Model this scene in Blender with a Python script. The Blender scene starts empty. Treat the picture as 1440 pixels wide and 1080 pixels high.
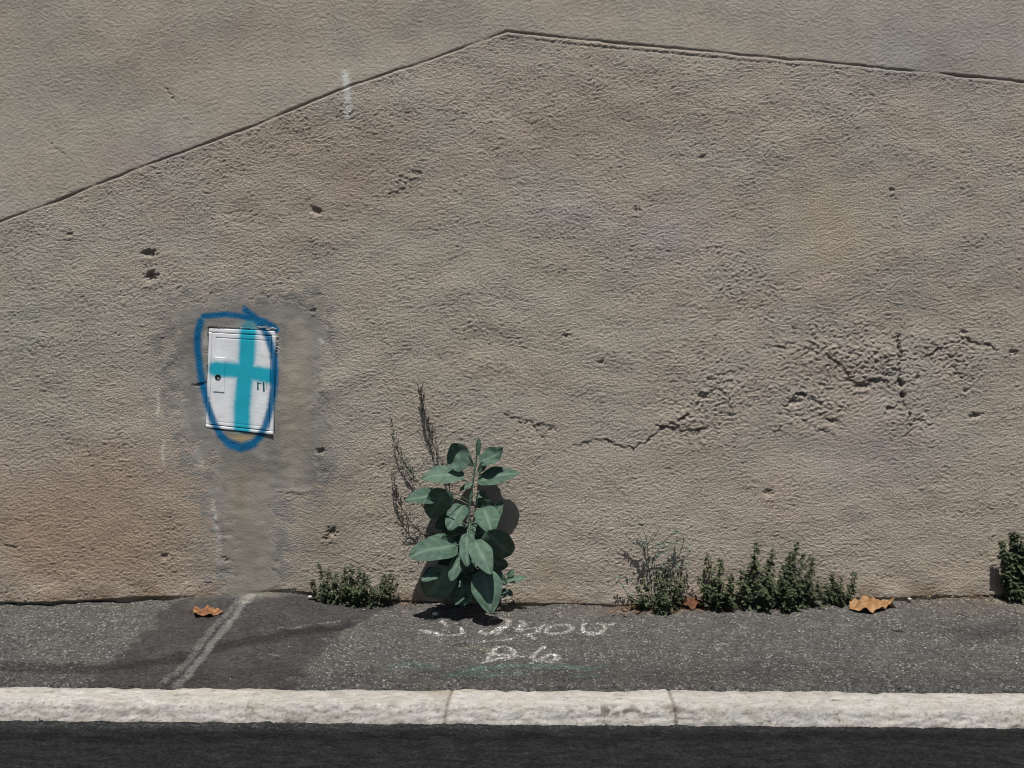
import bpy, math, random
import numpy as np
from mathutils import Vector

R = math.radians
random.seed(11)
rng = np.random.default_rng(5)
scn = bpy.context.scene
COL = scn.collection

# ------------------------------------------------------------------ camera, sky, sun, exposure
CAM_D, CAM_H, F, HZ = 4.15, 1.5, 1088.0, 455.0      # metres to the wall, eye height, focal length and horizon in px of 1440x1080
cam = bpy.data.cameras.new("camera")
cam.sensor_width = 36.0
cam.lens = 36.0 * F / 1440.0
cam.shift_y = -(540.0 - HZ) / 1440.0
cam.clip_start = 0.05
cam.clip_end = 600.0
camo = bpy.data.objects.new("camera", cam)
camo.location = (0, -CAM_D, CAM_H)
camo.rotation_euler = (R(90), 0, 0)
COL.objects.link(camo)
scn.camera = camo

SUN_EL, SUN_AZ = R(68), R(1.5)                        # the sun stands high, in front of the wall, a little to the left
sdir = Vector((-math.sin(SUN_AZ) * math.cos(SUN_EL), -math.cos(SUN_AZ) * math.cos(SUN_EL), math.sin(SUN_EL)))
world = bpy.data.worlds.new("World")
scn.world = world
world.use_nodes = True
wn = world.node_tree
sky = wn.nodes.new("ShaderNodeTexSky")
sky.sky_type = 'NISHITA'
sky.sun_disc = False
sky.sun_elevation = SUN_EL
sky.sun_rotation = math.pi + SUN_AZ
wn.links.new(sky.outputs[0], wn.nodes["Background"].inputs[0])
wn.nodes["Background"].inputs[1].default_value = 0.05
sun = bpy.data.lights.new("sun", 'SUN')
sun.energy = 5.0
sun.angle = R(0.5)
sun.color = (1.0, 0.965, 0.91)
suno = bpy.data.objects.new("sun", sun)
suno.rotation_euler = sdir.to_track_quat('Z', 'Y').to_euler()
suno.location = (-3, -6, 9)
COL.objects.link(suno)
scn.view_settings.view_transform = 'Standard'
scn.view_settings.look = 'None'
scn.view_settings.exposure = -0.06
scn.view_settings.gamma = 1.0
scn.view_settings.use_curve_mapping = False
scn.cycles.filter_width = 1.0

# ------------------------------------------------------------------ measuring helpers
S = F / CAM_D
def W(px, py):                      # a point of the photograph on the wall plane -> (x, z)
    return ((px - 720.0) / S, CAM_H + (HZ - py) / S)
def W3(px, py, out=0.0):            # ... standing `out` metres in front of the wall
    d = CAM_D - out
    return Vector(((px - 720.0) * d / F, -out, CAM_H + (HZ - py) * d / F))
def G(px, py, h=0.0):               # ... on the pavement -> (x, y)
    d = F * (CAM_H - h) / (py - HZ)
    return ((px - 720.0) * d / F, d - CAM_D)

def lin(c):
    c = np.asarray(c, float) / 255.0
    return np.where(c <= 0.04045, c / 12.92, ((c + 0.055) / 1.055) ** 2.4)

class Noise:                        # band-limited random surface, sampled anywhere
    def __init__(s, lx, lz, step=0.005, nx=2048, nz=1024, sharp=2.0, seed=0):
        g = np.random.default_rng(seed)
        fx = np.fft.fftfreq(nx, step)[None, :]
        fz = np.fft.fftfreq(nz, step)[:, None]
        k = np.sqrt((fx * lx) ** 2 + (fz * lz) ** 2)
        amp = np.exp(-((k - 1.0) * sharp) ** 2)
        amp[0, 0] = 0
        a = np.fft.ifft2(np.fft.fft2(g.standard_normal((nz, nx))) * amp).real
        s.a = (a / a.std()).astype(np.float32)
        s.step, s.nx, s.nz = step, nx, nz
    def __call__(s, x, z):
        u = np.asarray(x) / s.step + 5000.3
        v = np.asarray(z) / s.step + 3000.7
        i = np.floor(u).astype(int); j = np.floor(v).astype(int)
        fu = u - i; fv = v - j
        i0 = i % s.nx; i1 = (i + 1) % s.nx; j0 = j % s.nz; j1 = (j + 1) % s.nz
        a = s.a
        return (a[j0, i0] * (1 - fu) + a[j0, i1] * fu) * (1 - fv) + (a[j1, i0] * (1 - fu) + a[j1, i1] * fu) * fv

def sstep(a, b, x):
    t = np.clip((x - a) / (b - a), 0, 1)
    return t * t * (3 - 2 * t)

def polydist(X, Z, pts, margin):
    """distance to a polyline inside its neighbourhood; also the signed side and the run along it"""
    P = np.asarray(pts, float)
    lo = P.min(0) - margin; hi = P.max(0) + margin
    sel = np.where((X > lo[0]) & (X < hi[0]) & (Z > lo[1]) & (Z < hi[1]))
    x = X[sel]; z = Z[sel]
    best = np.full(x.shape, 1e9); side = np.zeros(x.shape); run = np.zeros(x.shape)
    seg = np.hypot(*(P[1:] - P[:-1]).T); cum = np.concatenate([[0], np.cumsum(seg)]); tot = max(cum[-1], 1e-9)
    for n in range(len(P) - 1):
        a, b = P[n], P[n + 1]; d = b - a; L2 = (d @ d) + 1e-12
        t = np.clip(((x - a[0]) * d[0] + (z - a[1]) * d[1]) / L2, 0, 1)
        ex = x - a[0] - t * d[0]; ez = z - a[1] - t * d[1]
        q = np.hypot(ex, ez); m = q < best
        best[m] = q[m]
        side[m] = (np.sign(d[0] * ez - d[1] * ex))[m]
        run[m] = ((cum[n] + t * seg[n]) / tot)[m]
    return sel, best, side, run

def inside(X, Z, pts):
    P = np.asarray(pts, float); r = np.zeros(X.shape, bool); n = len(P)
    for i in range(n):
        x0, z0 = P[i]; x1, z1 = P[(i + 1) % n]
        if z0 == z1: continue
        c = ((z0 > Z) != (z1 > Z)) & (X < (x1 - x0) * (Z - z0) / (z1 - z0) + x0)
        r ^= c
    return r

def polyfield(X, Z, pts, margin):   # signed distance to a closed outline, positive inside, clipped at the margin
    P = list(pts) + [pts[0]]
    sel, d, _, _ = polydist(X, Z, P, margin)
    out = np.full(X.shape, -margin)
    ins = inside(X[sel], Z[sel], pts)
    out[sel] = np.where(ins, np.minimum(d, margin), -np.minimum(d, margin))
    return out

# ------------------------------------------------------------------ object helpers
def link(o, parent=None):
    COL.objects.link(o)
    if parent is not None: o.parent = parent
    return o
def tag(o, label=None, cat=None, group=None, kind=None):
    if label: o["label"] = label
    if cat: o["category"] = cat
    if group: o["group"] = group
    if kind: o["kind"] = kind
    return o
def empty(name, loc=(0, 0, 0)):
    o = bpy.data.objects.new(name, None); o.empty_display_size = 0.05
    o.location = loc
    return link(o)
def mesh_obj(name, verts, faces, mat, parent=None, smooth=True, attrs=None):
    me = bpy.data.meshes.new(name)
    me.from_pydata([tuple(v) for v in verts], [], faces)
    if smooth: me.polygons.foreach_set("use_smooth", [True] * len(me.polygons))
    if attrs:
        for k, v in attrs.items():
            a = me.attributes.new(k, 'FLOAT', 'POINT'); a.data.foreach_set("value", np.asarray(v, np.float32))
    me.materials.append(mat)
    o = bpy.data.objects.new(name, me)
    if parent is not None:                                 # vertices come in world space; children sit at their thing's origin
        me.transform(__import__("mathutils").Matrix.Translation(-parent_loc(parent)))
    return link(o, parent)
def parent_loc(p):
    v = Vector((0, 0, 0))
    while p is not None:
        v = v + p.location; p = p.parent
    return v
def grid_obj(name, X, Y, Z, mat, parent=None, tint=None, attrs=None, facemask=None, flip=False):
    nr, nc = X.shape
    idx = np.arange(nr * nc).reshape(nr, nc)
    q = np.stack([idx[:-1, :-1], idx[:-1, 1:], idx[1:, 1:], idx[1:, :-1]], -1).reshape(-1, 4)
    if flip: q = q[:, ::-1]
    if facemask is not None: q = q[facemask.reshape(-1)]
    used, inv = np.unique(q, return_inverse=True)
    q = inv.reshape(-1, 4)
    co = np.stack([X.ravel()[used], Y.ravel()[used], Z.ravel()[used]], -1).astype(np.float32)
    if parent is not None: co = co - np.array(parent_loc(parent), np.float32)
    me = bpy.data.meshes.new(name)
    me.vertices.add(len(co)); me.vertices.foreach_set("co", co.ravel())
    me.loops.add(q.size); me.loops.foreach_set("vertex_index", q.ravel().astype(np.int32))
    me.polygons.add(len(q))
    me.polygons.foreach_set("loop_start", (np.arange(len(q)) * 4).astype(np.int32))
    me.polygons.foreach_set("use_smooth", np.ones(len(q), bool))
    me.update(calc_edges=True)
    if tint is not None:
        c = np.concatenate([tint.reshape(-1, 3)[used], np.ones((len(used), 1))], 1).astype(np.float32)
        a = me.attributes.new("tint", 'FLOAT_COLOR', 'POINT'); a.data.foreach_set("color", c.ravel())
    for k, v in (attrs or {}).items():
        a = me.attributes.new(k, 'FLOAT', 'POINT'); a.data.foreach_set("value", v.ravel()[used].astype(np.float32))
    me.materials.append(mat)
    return link(bpy.data.objects.new(name, me), parent)

# ------------------------------------------------------------------ materials
class NT:
    def __init__(s, name):
        s.m = bpy.data.materials.new(name); s.m.use_nodes = True
        s.t = s.m.node_tree; s.b = s.t.nodes["Principled BSDF"]
        s.b.inputs["Specular IOR Level"].default_value = 0.2
    def n(s, typ, **kw):
        x = s.t.nodes.new(typ)
        for k, v in kw.items():
            if k in x.inputs: x.inputs[k].default_value = v
            else: setattr(x, k, v)
        return x
    def l(s, a, b): s.t.links.new(a, b)
    def coord(s, scale=(1, 1, 1)):
        tc = s.n("ShaderNodeNewGeometry")
        mp = s.n("ShaderNodeMapping"); mp.inputs["Scale"].default_value = scale
        s.l(tc.outputs["Position"], mp.inputs["Vector"]); return mp.outputs[0]
    def noise(s, scale, detail=4, rough=0.55, vec=None):
        x = s.n("ShaderNodeTexNoise", Scale=scale, Detail=detail, Roughness=rough)
        s.l(vec if vec is not None else s.coord(), x.inputs["Vector"]); return x.outputs["Fac"]
    def ramp(s, fac, lo, hi, a=0.0, b=1.0):
        x = s.n("ShaderNodeMapRange"); x.clamp = True
        for k, v in zip(("From Min", "From Max", "To Min", "To Max"), (lo, hi, a, b)): x.inputs[k].default_value = v
        s.l(fac, x.inputs["Value"]); return x.outputs[0]
    def math(s, op, a, b=None):
        x = s.n("ShaderNodeMath", operation=op)
        for i, v in enumerate((a, b)):
            if v is None: continue
            if isinstance(v, (int, float)): x.inputs[i].default_value = v
            else: s.l(v, x.inputs[i])
        return x.outputs[0]
    def mix(s, fac, a, b, mode='MIX'):
        x = s.n("ShaderNodeMix", data_type='RGBA', blend_type=mode)
        for sock, v in ((x.inputs["Factor"], fac), (x.inputs["A"], a), (x.inputs["B"], b)): pass
        fi, ai, bi = x.inputs[0], x.inputs[6], x.inputs[7]
        for sock, v in ((fi, fac), (ai, a), (bi, b)):
            if isinstance(v, (int, float)): sock.default_value = v
            elif isinstance(v, (tuple, list, np.ndarray)): sock.default_value = tuple(v)[:3] + (1,)
            else: s.l(v, sock)
        return x.outputs[2]
    def scale(s, col, fac):
        x = s.n("ShaderNodeVectorMath", operation='SCALE')
        s.l(col, x.inputs[0]); s.l(fac, x.inputs["Scale"]); return x.outputs[0]
    def attr(s, name, fac=False):
        x = s.n("ShaderNodeAttribute", attribute_name=name)
        return x.outputs["Fac"] if fac else x.outputs["Color"]
    def bump(s, h, strength, dist):
        x = s.n("ShaderNodeBump", Strength=strength, Distance=dist)
        s.l(h, x.inputs["Height"]); s.l(x.outputs[0], s.b.inputs["Normal"])
    def done(s, col, rough=0.9, spec=None):
        if isinstance(col, (tuple, list, np.ndarray)): s.b.inputs["Base Color"].default_value = tuple(col)[:3] + (1,)
        else: s.l(col, s.b.inputs["Base Color"])
        if isinstance(rough, (int, float)): s.b.inputs["Roughness"].default_value = rough
        else: s.l(rough, s.b.inputs["Roughness"])
        if spec is not None: s.b.inputs["Specular IOR Level"].default_value = spec
        return s.m

def mat_plaster(name, bump, grain):
    k = NT(name)
    f = k.math('MULTIPLY', k.ramp(k.noise(190, 4, 0.7), 0.3, 0.7, 1 - grain, 1 + grain), k.ramp(k.noise(14, 5, 0.6), 0.3, 0.7, 0.93, 1.07))
    cv = k.math('ABSOLUTE', k.math('SUBTRACT', k.noise(62, 2, 0.5, k.coord((0.8, 1, 1.2))), 0.5))
    cv = k.ramp(cv, 0.0, 0.10, 0.0, 0.15)
    h = k.math('ADD', k.math('ADD', cv, k.math('MULTIPLY', k.noise(230, 3, 0.6, k.coord((0.9, 1, 1.1))), 1.25)), k.math('MULTIPLY', k.noise(105, 3, 0.6, k.coord((0.9, 1, 1.1))), 1.35))
    k.bump(h, bump, 0.0065)
    return k.done(k.scale(k.attr("tint"), f), 0.95, 0.06)
M_ROUGH = mat_plaster("rough_plaster", 0.95, 0.16)
M_FINE = mat_plaster("fine_plaster", 0.36, 0.10)
M_CEMENT = mat_plaster("patched_cement", 0.30, 0.10)

def mat_asphalt(name, bump):
    k = NT(name)
    v = k.n("ShaderNodeTexVoronoi", Scale=72.0, Randomness=1.0); k.l(k.coord(), v.inputs["Vector"])
    sep = k.n("ShaderNodeSeparateColor"); k.l(v.outputs["Color"], sep.inputs[0])
    v2 = k.n("ShaderNodeTexVoronoi", Scale=150.0); k.l(k.coord(), v2.inputs["Vector"])
    sep2 = k.n("ShaderNodeSeparateColor"); k.l(v2.outputs["Color"], sep2.inputs[0])
    core = k.ramp(v.outputs["Distance"], 0.30, 0.62, 1.0, 0.0)
    chip = k.math('MULTIPLY', k.ramp(sep.outputs[0], 0.35, 1.0, 0.0, 1.0), core)
    chip2 = k.math('MULTIPLY', k.ramp(sep2.outputs[1], 0.3, 1.0, 0.0, 1.0), k.ramp(v2.outputs["Distance"], 0.2, 0.5, 1, 0))
    tone = k.math('ADD', k.math('MULTIPLY', chip, 1.8), k.math('MULTIPLY', chip2, 1.4))
    tone = k.math('MULTIPLY', tone, k.attr("coarse", True))
    base = k.math('MULTIPLY', k.ramp(k.noise(60, 6, 0.75, k.coord((.8, 1, 1))), 0.3, 0.7, 0.42, 1.40), k.ramp(k.noise(7, 4, 0.6), 0.3, 0.7, 0.88, 1.12))
    f = k.math('ADD', base, tone)
    h = k.math('ADD', k.math('MULTIPLY', core, 0.9), k.noise(230, 4, 0.65))
    k.bump(h, bump, 0.008)
    return k.done(k.scale(k.attr("tint"), f), 0.95, 0.05)
M_ASPHALT = mat_asphalt("worn_asphalt", 0.8)
M_ROAD = mat_asphalt("dark_road_asphalt", 0.6)

k = NT("white_kerb_limestone")
f = k.math('MULTIPLY', k.ramp(k.noise(40, 7, 0.72, k.coord((0.4, 1, 1.3))), 0.3, 0.66, 0.70, 1.12), k.ramp(k.noise(160, 4, 0.7), 0.3, 0.62, 0.82, 1.06))
f = k.math('MULTIPLY', f, k.ramp(k.noise(75, 5, 0.75, k.coord((0.45, 1, 1.2))), 0.30, 0.40, 0.55, 1.0))
k.bump(k.noise(120, 5, 0.65, k.coord((0.6, 1, 1))), 0.5, 0.005)
M_KERB = k.done(k.scale(k.attr("tint"), f), 0.85, 0.15)

k = NT("ground_earth")
M_GROUND = k.done(k.mix(k.ramp(k.noise(2, 6), 0.3, 0.7), (0.10, 0.09, 0.075), (0.17, 0.155, 0.13)), 0.95)
k = NT("masonry_core"); M_CORE = k.done(k.mix(k.noise(30), (0.26, 0.235, 0.2), (0.34, 0.31, 0.27)), 0.95)

k = NT("painted_white_metal")
f = k.ramp(k.noise(60, 6, 0.65), 0.25, 0.75, 0.95, 1.04)
M_DOOR = k.done(k.scale(k.attr("tint"), f), 0.65, 0.03)
k = NT("black_lock"); M_BLACK = k.done((0.01, 0.01, 0.011), 0.5)
k = NT("bright_steel"); k.b.inputs["Metallic"].default_value = 0.6; M_STEEL = k.done((0.62, 0.62, 0.6), 0.35)
k = NT("grey_sealant"); M_SEAL = k.done(k.mix(k.noise(90), (0.30, 0.29, 0.28), (0.52, 0.51, 0.49)), 0.9)

def mat_leaf(name, a, b, vein, rough=0.5, spec=0.3, transl=0.0):
    k = NT(name)
    oi = k.n("ShaderNodeObjectInfo")
    f = k.math('ADD', k.math('MULTIPLY', k.ramp(k.noise(38, 5, 0.65), 0.3, 0.7), 0.6), k.math('MULTIPLY', oi.outputs["Random"], 0.35))
    c = k.mix(k.ramp(f, 0.25, 0.85), a, b)
    spots = k.ramp(k.noise(150, 3, 0.65), 0.64, 0.70)
    c = k.mix(k.math('MULTIPLY', spots, 0.6), c, tuple(np.array(a) * 0.35))
    c = k.mix(k.attr("vein", True), c, vein)
    k.bump(k.noise(70, 3), 0.25, 0.004)
    m = k.done(c, rough, spec)
    return m
M_LEAF = mat_leaf("glaucous_leaf", (0.050, 0.090, 0.064), (0.098, 0.156, 0.114), (0.15, 0.215, 0.165), 0.6, 0.12)
M_STEM = mat_leaf("green_stem", (0.07, 0.12, 0.08), (0.13, 0.18, 0.12), (0.1, 0.15, 0.1))
M_PETIOLE = mat_leaf("pale_petiole", (0.16, 0.21, 0.15), (0.25, 0.28, 0.21), (0.2, 0.25, 0.18))
M_PELL = mat_leaf("dull_weed_leaf", (0.048, 0.062, 0.032), (0.098, 0.118, 0.066), (0.07, 0.095, 0.06), 0.7, 0.12)
M_PELLSTEM = mat_leaf("reddish_weed_stem", (0.06, 0.05, 0.035), (0.10, 0.08, 0.05), (0.1, 0.08, 0.06))
M_BLUEWEED = mat_leaf("bluish_weed_leaf", (0.06, 0.105, 0.08), (0.11, 0.17, 0.125), (0.1, 0.14, 0.1), 0.6)
M_DRYSTALK = mat_leaf("withered_stalk", (0.045, 0.045, 0.040), (0.090, 0.085, 0.074), (0.07, 0.065, 0.055), 0.9, 0.1)
M_GREENSTALK = mat_leaf("green_stalk", (0.04, 0.062, 0.045), (0.075, 0.1, 0.07), (0.06, 0.08, 0.06), 0.8, 0.1)
M_DEAD = mat_leaf("orange_dead_leaf", (0.20, 0.105, 0.045), (0.40, 0.235, 0.110), (0.24, 0.12, 0.05), 0.65, 0.25)
M_DEAD2 = mat_leaf("brown_dead_leaf", (0.16, 0.06, 0.03), (0.42, 0.23, 0.10), (0.12, 0.05, 0.03), 0.7, 0.2)
M_DEAD3 = mat_leaf("rust_dead_leaf", (0.11, 0.05, 0.028), (0.19, 0.09, 0.05), (0.08, 0.04, 0.02), 0.8, 0.1)
M_LITTER = mat_leaf("straw_litter", (0.12, 0.07, 0.04), (0.34, 0.25, 0.16), (0.2, 0.15, 0.1), 0.9, 0.1)
k = NT("pale_pebble"); M_PEBBLE = k.done(k.mix(k.noise(120), (0.42, 0.40, 0.36), (0.6, 0.58, 0.54)), 0.85)
k = NT("dark_pebble"); M_DARKBIT = k.done((0.02, 0.02, 0.02), 0.9)

# ------------------------------------------------------------------ the wall: a rough render coat with a scored line, a cement repair and cracks
def axis(lo, hi, step, far_lo, far_hi, far_step):
    a = np.arange(lo, hi + 1e-6, step)
    pre = np.arange(far_lo, lo - far_step * 0.5, far_step) if far_lo < lo else np.zeros(0)
    post = np.arange(hi + far_step, far_hi + 1e-6, far_step) if far_hi > hi else np.zeros(0)
    return np.concatenate([pre, a, post])
xs = axis(-2.90, 2.90, 0.0053, -8.0, 8.0, 0.06)
zs = axis(-0.06, 3.30, 0.0047, -0.16, 4.6, 0.05)
X, Z = np.meshgrid(xs, zs)
n_a = Noise(0.034, 0.0225, seed=1, sharp=2.0, step=0.0045)
n_d = Noise(0.085, 0.055, seed=41, sharp=1.4)
n_b = Noise(0.0205, 0.0135, seed=2, sharp=2.0, step=0.004)
n_c = Noise(0.11, 0.07, seed=3, sharp=1.2)
n_w = Noise(0.09, 0.09, seed=4, sharp=1.5)
n_w2 = Noise(0.09, 0.09, seed=14, sharp=1.5)
n_big = Noise(1.1, 0.8, seed=6, sharp=1.5)
n_mid = Noise(0.35, 0.28, seed=7, sharp=1.2)
n_col = Noise(0.7, 0.55, seed=8, sharp=1.1)
n_col2 = Noise(0.22, 0.18, seed=9, sharp=1.0)
wx, wz = X + 0.005 * n_w(X, Z), Z + 0.004 * n_w2(X, Z)

def px_of(X, Z):
    return X * S + 720.0, HZ - (Z - CAM_H) * S
PX, PY = px_of(X, Z)
def blob(px, py, rx, ry, rot=0.0, p=2.0):
    c, s_ = math.cos(R(rot)), math.sin(R(rot))
    dx, dy = PX - px, PY - py
    u = (dx * c + dy * s_) / rx; v = (-dx * s_ + dy * c) / ry
    return np.exp(-(u * u + v * v) ** (p / 2))
def wpts(pts): return [W(*p) for p in pts]

LINE = [(-1700, 955), (0, 313), (180, 243), (360, 176), (500, 118), (620, 78), (712, 44), (800, 54), (960, 69), (1200, 92), (1440, 115), (3000, 270)]
LPX = np.array([p[0] for p in LINE], float); LPY = np.array([p[1] for p in LINE], float)
line_y = np.interp(PX[0], LPX, LPY) + 0.35 * n_mid(X[0], X[0] * 0 + 1.0) + 0.2 * n_c(X[0], X[0] * 0)
slope = np.gradient(line_y, PX[0])
dline = (PY - line_y[None, :]) / np.sqrt(1 + slope[None, :] ** 2)          # px below the scored line
lower = sstep(-2, 3, dline)

# cement repair round the cabinet and down to the pavement
PATCH = [(243, 432), (330, 416), (447, 424), (458, 480), (446, 540), (456, 610), (452, 688), (386, 694), (390, 760), (388, 852), (318, 852), (312, 760), (300, 700), (292, 655), (262, 628), (252, 560), (243, 500)]
PATCHW = wpts(PATCH)
jx, jz = X + 0.022 * n_mid(X * 1.8, Z * 1.8) + 0.010 * n_c(X, Z), Z + 0.022 * n_mid(Z * 1.8 + 3, X * 1.8) + 0.010 * n_c(Z, X)
pf = polyfield(jx, jz, PATCHW, 0.16)
patch = sstep(-0.035, 0.060, pf + 0.016 * n_c(X, Z))
halo = sstep(-0.13, 0.01, pf) * (1 - patch)
smear = np.clip(blob(230, 560, 40, 110) + blob(470, 640, 34, 130) + blob(400, 770, 60, 80) + blob(300, 740, 30, 100) + blob(268, 640, 50, 60), 0, 1)

rough = 0.34 + 0.66 * lower
rough = rough * (1 + 0.07 * n_big(X, Z) + 0.10 * n_mid(X + 1, Z))
rough *= 1 + 0.55 * blob(1190, 505, 130, 75) + 0.45 * blob(990, 560, 70, 60) + 0.25 * blob(1030, 400, 90, 60) + 0.35 * blob(1340, 490, 70, 40) + 0.05 * blob(800, 170, 240, 120)
rough *= 1 - 0.12 * blob(1170, 640, 160, 90) - 0.5 * blob(1110, 320, 26, 110) - 0.5 * blob(1175, 310, 40, 60) - 0.1 * blob(800, 740, 220, 90)
rough *= (1 - 0.93 * patch) * (1 - 0.45 * smear) * (1 - 0.3 * halo)
g1 = 0.62 * n_a(wx, wz) + 0.80 * n_b(wx * 1.1, wz * 1.1)
lump = 0.0018 * np.clip(g1 + 0.15, 0, 1.5) ** 0.9 + 0.0007 * n_b(X * 1.5 + 2, Z * 1.5) + 0.0004 * n_c(X, Z) - 0.0014 * np.clip(n_a(X * 1.2 + 3, Z * 1.2) - 1.2, 0, 1)
fine = np.abs(n_b(wx * 1.3, wz * 1.3)) * 0.00055 + 0.0004 * n_a(wx, wz)
H = lump * rough + fine * (1 - 0.7 * patch) * 0.75 + 0.0014 * n_mid(X, Z) * (0.4 + 0.6 * lower) * (1 - 0.5 * patch) + 0.003 * n_big(X, Z)
H += 0.0015 * lower                                                          # lower coat stands a touch proud
# cement: trowelled, slightly recessed, with tool ridges
H += patch * (-0.001 + 0.0004 * n_c(X, Z) + 0.0006 * n_mid(X * 1.5, Z * 1.5))
H += -0.0022 * np.exp(-(pf / 0.012) ** 2) * np.clip(0.3 + 0.7 * n_mid(X, Z), 0, 1.5)
H += patch * 0.003 * (sstep(400, 378, PX) * sstep(690, 706, PY))             # narrow render strip below stands proud
H += patch * 0.003 * (sstep(686, 692, PY) - 0.5) * sstep(380, 392, PX)
# scored line
brk = 0.75 + 0.25 * n_mid(X, X * 0 + 2)
H -= 0.010 * np.exp(-(dline / 1.5) ** 2) * brk * (1 - patch)
H += 0.0012 * np.exp(-((dline - 4.2) / 2.2) ** 2) * sstep(240, 330, PX)
H -= 0.0035 * np.exp(-((dline - 8.0) / 1.6) ** 2) * sstep(700, 800, PX) * sstep(1300, 900, PX)
H -= 0.0015 * np.exp(-((PY - (178 - (PX - 570) * 0.62)) / 2.0) ** 2) * sstep(560, 575, PX) * sstep(740, 640, PX) * (1 - lower)

CRK = np.zeros(X.shape)
def crack(pts, depth=0.012, w=0.0042, lip=0.0, wob=0.006, lipw=0.03, taper=True):
    P = wpts(pts); global H
    sel, d0, side, run = polydist(X + wob * n_w(X * 1.5, Z * 1.5) + 0.003 * n_b(X, Z), Z + wob * n_w2(X * 1.5, Z * 1.5) + 0.003 * n_b(Z, X), P, 0.07)
    env = np.sin(np.pi * np.clip(run * 0.92 + 0.04, 0, 1)) ** 0.6 if taper else 1.0
    var = np.clip(0.75 + 0.5 * n_c(X[sel], Z[sel]), 0.1, 1.5)
    H[sel] -= depth * env * var * np.exp(-(d0 / (w * (0.7 + 0.3 * var))) ** 2)
    CRK[sel] = np.maximum(CRK[sel], env * np.clip(var, 0, 1) * np.exp(-(d0 / (w * 0.9)) ** 2) * min(1, depth / .012))
    if lip: H[sel] += lip * env * side * np.sign(P[-1][0] - P[0][0]) * np.exp(-d0 / lipw) * np.clip(d0 / 0.004, 0, 1)
def pit(px, py, rx, ry, depth, rot=0):
    global H
    x0, z0 = W(px, py); m = 0.09
    i0, i1 = np.searchsorted(xs, (x0 - m, x0 + m)); j0, j1 = np.searchsorted(zs, (z0 - m, z0 + m))
    sl = (slice(j0, j1), slice(i0, i1)); x, z = X[sl], Z[sl]
    dx = (x - x0) * S * 1.1 + 1.6 * n_b(x * .8, z * .8) + 1.2 * n_a(x, z); dy = (z0 - z) * S * 1.1 + 1.1 * n_b(z, x) + 0.8 * n_a(z, x)
    c, s_ = math.cos(R(rot)), math.sin(R(rot))
    b = np.exp(-np.hypot((dx * c + dy * s_) / rx, (-dx * s_ + dy * c) / ry) ** 3)
    H[sl] -= depth * 1.25 * b; H[sl] += 0.004 * np.exp(-(np.hypot(dx / (rx * 1.6), (dy - ry * 1.6) / (ry * 1.2))) ** 2); CRK[sl] = np.maximum(CRK[sl], 0.45 * b)

crack([(889, 630), (905, 625), (915, 616), (935, 598), (960, 590), (975, 570), (985, 560), (1000, 552), (1010, 541)], 0.016, 0.005, 0.002)
crack([(840, 618), (862, 622), (880, 630), (903, 628)], 0.013, 0.004, 0.003)
crack([(806, 628), (815, 626), (838, 619)], 0.008, 0.004, 0.002)
crack([(705, 582), (722, 588), (748, 594), (760, 608), (770, 622)], 0.009, 0.005, 0.002, 0.01)
crack([(752, 596), (775, 600), (790, 612)], 0.007, 0.005, 0.002, 0.012)
crack([(922, 596), (950, 602), (975, 607), (1000, 602)], 0.012, 0.005, 0.004, 0.008)
crack([(1010, 541), (1025, 560), (1030, 590), (1030, 604)], 0.008, 0.004, 0.002, 0.012)
crack([(992, 535), (1010, 528), (1038, 520)], 0.008, 0.004, 0.002)
crack([(1006, 440), (1010, 455), (1008, 500), (1012, 520)], 0.006, 0.004, 0.0, 0.014)
crack([(1070, 490), (1090, 488), (1118, 484)], 0.008, 0.004, 0.002)
crack([(1100, 571), (1112, 562), (1128, 552), (1140, 560), (1158, 569)], 0.017, 0.006, 0.004, 0.006)
crack([(1152, 582), (1165, 588), (1182, 596)], 0.013, 0.005, 0.003)
crack([(1128, 592), (1150, 603), (1165, 608), (1190, 622)], 0.007, 0.0045, 0.002)
crack([(1088, 615), (1095, 602), (1103, 594)], 0.009, 0.004, 0.0)
crack([(1190, 532), (1205, 540), (1218, 541), (1228, 533), (1240, 536), (1252, 541)], 0.017, 0.0065, 0.005, 0.006)
crack([(1262, 470), (1266, 500), (1264, 520), (1265, 540), (1268, 556), (1273, 572), (1279, 592), (1280, 604), (1273, 613)], 0.030, 0.0062, 0.0, 0.006)
crack([(1242, 584), (1252, 572), (1265, 566)], 0.012, 0.0045, 0.003)
crack([(1279, 592), (1300, 592), (1318, 598)], 0.010, 0.005, 0.002)
crack([(1250, 472), (1262, 476), (1266, 486)], 0.011, 0.005, 0.002)
crack([(1348, 474), (1365, 480), (1378, 484), (1395, 486), (1404, 496)], 0.012, 0.005, 0.004)
crack([(1300, 500), (1320, 490), (1340, 500)], 0.010, 0.006, 0.003, 0.012)
crack([(1338, 505), (1346, 512), (1343, 526), (1356, 532)], 0.009, 0.006, 0.003, 0.012)
crack([(1205, 655), (1228, 646), (1245, 640)], 0.006, 0.0035, 0.0)
crack([(1120, 500), (1140, 488), (1155, 495)], 0.010, 0.006, 0.003, 0.014)
crack([(1160, 500), (1175, 512), (1190, 520), (1200, 532)], 0.012, 0.007, 0.004, 0.016)
crack([(1225, 495), (1238, 505), (1250, 512)], 0.011, 0.006, 0.004, 0.014)
crack([(1240, 520), (1252, 526), (1262, 520)], 0.013, 0.007, 0.003, 0.012)
crack([(535, 235), (560, 248), (572, 262), (552, 276), (515, 276)], 0.006, 0.0045, 0.002, 0.012)
crack([(225, 115), (245, 138), (262, 158)], 0.005, 0.0032, 0.0, 0.004)
crack([(60, 190), (78, 208), (100, 226)], 0.004, 0.003, 0.0, 0.004)
crack([(0, 758), (12, 768), (24, 772)], 0.012, 0.005, 0.002)
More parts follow.
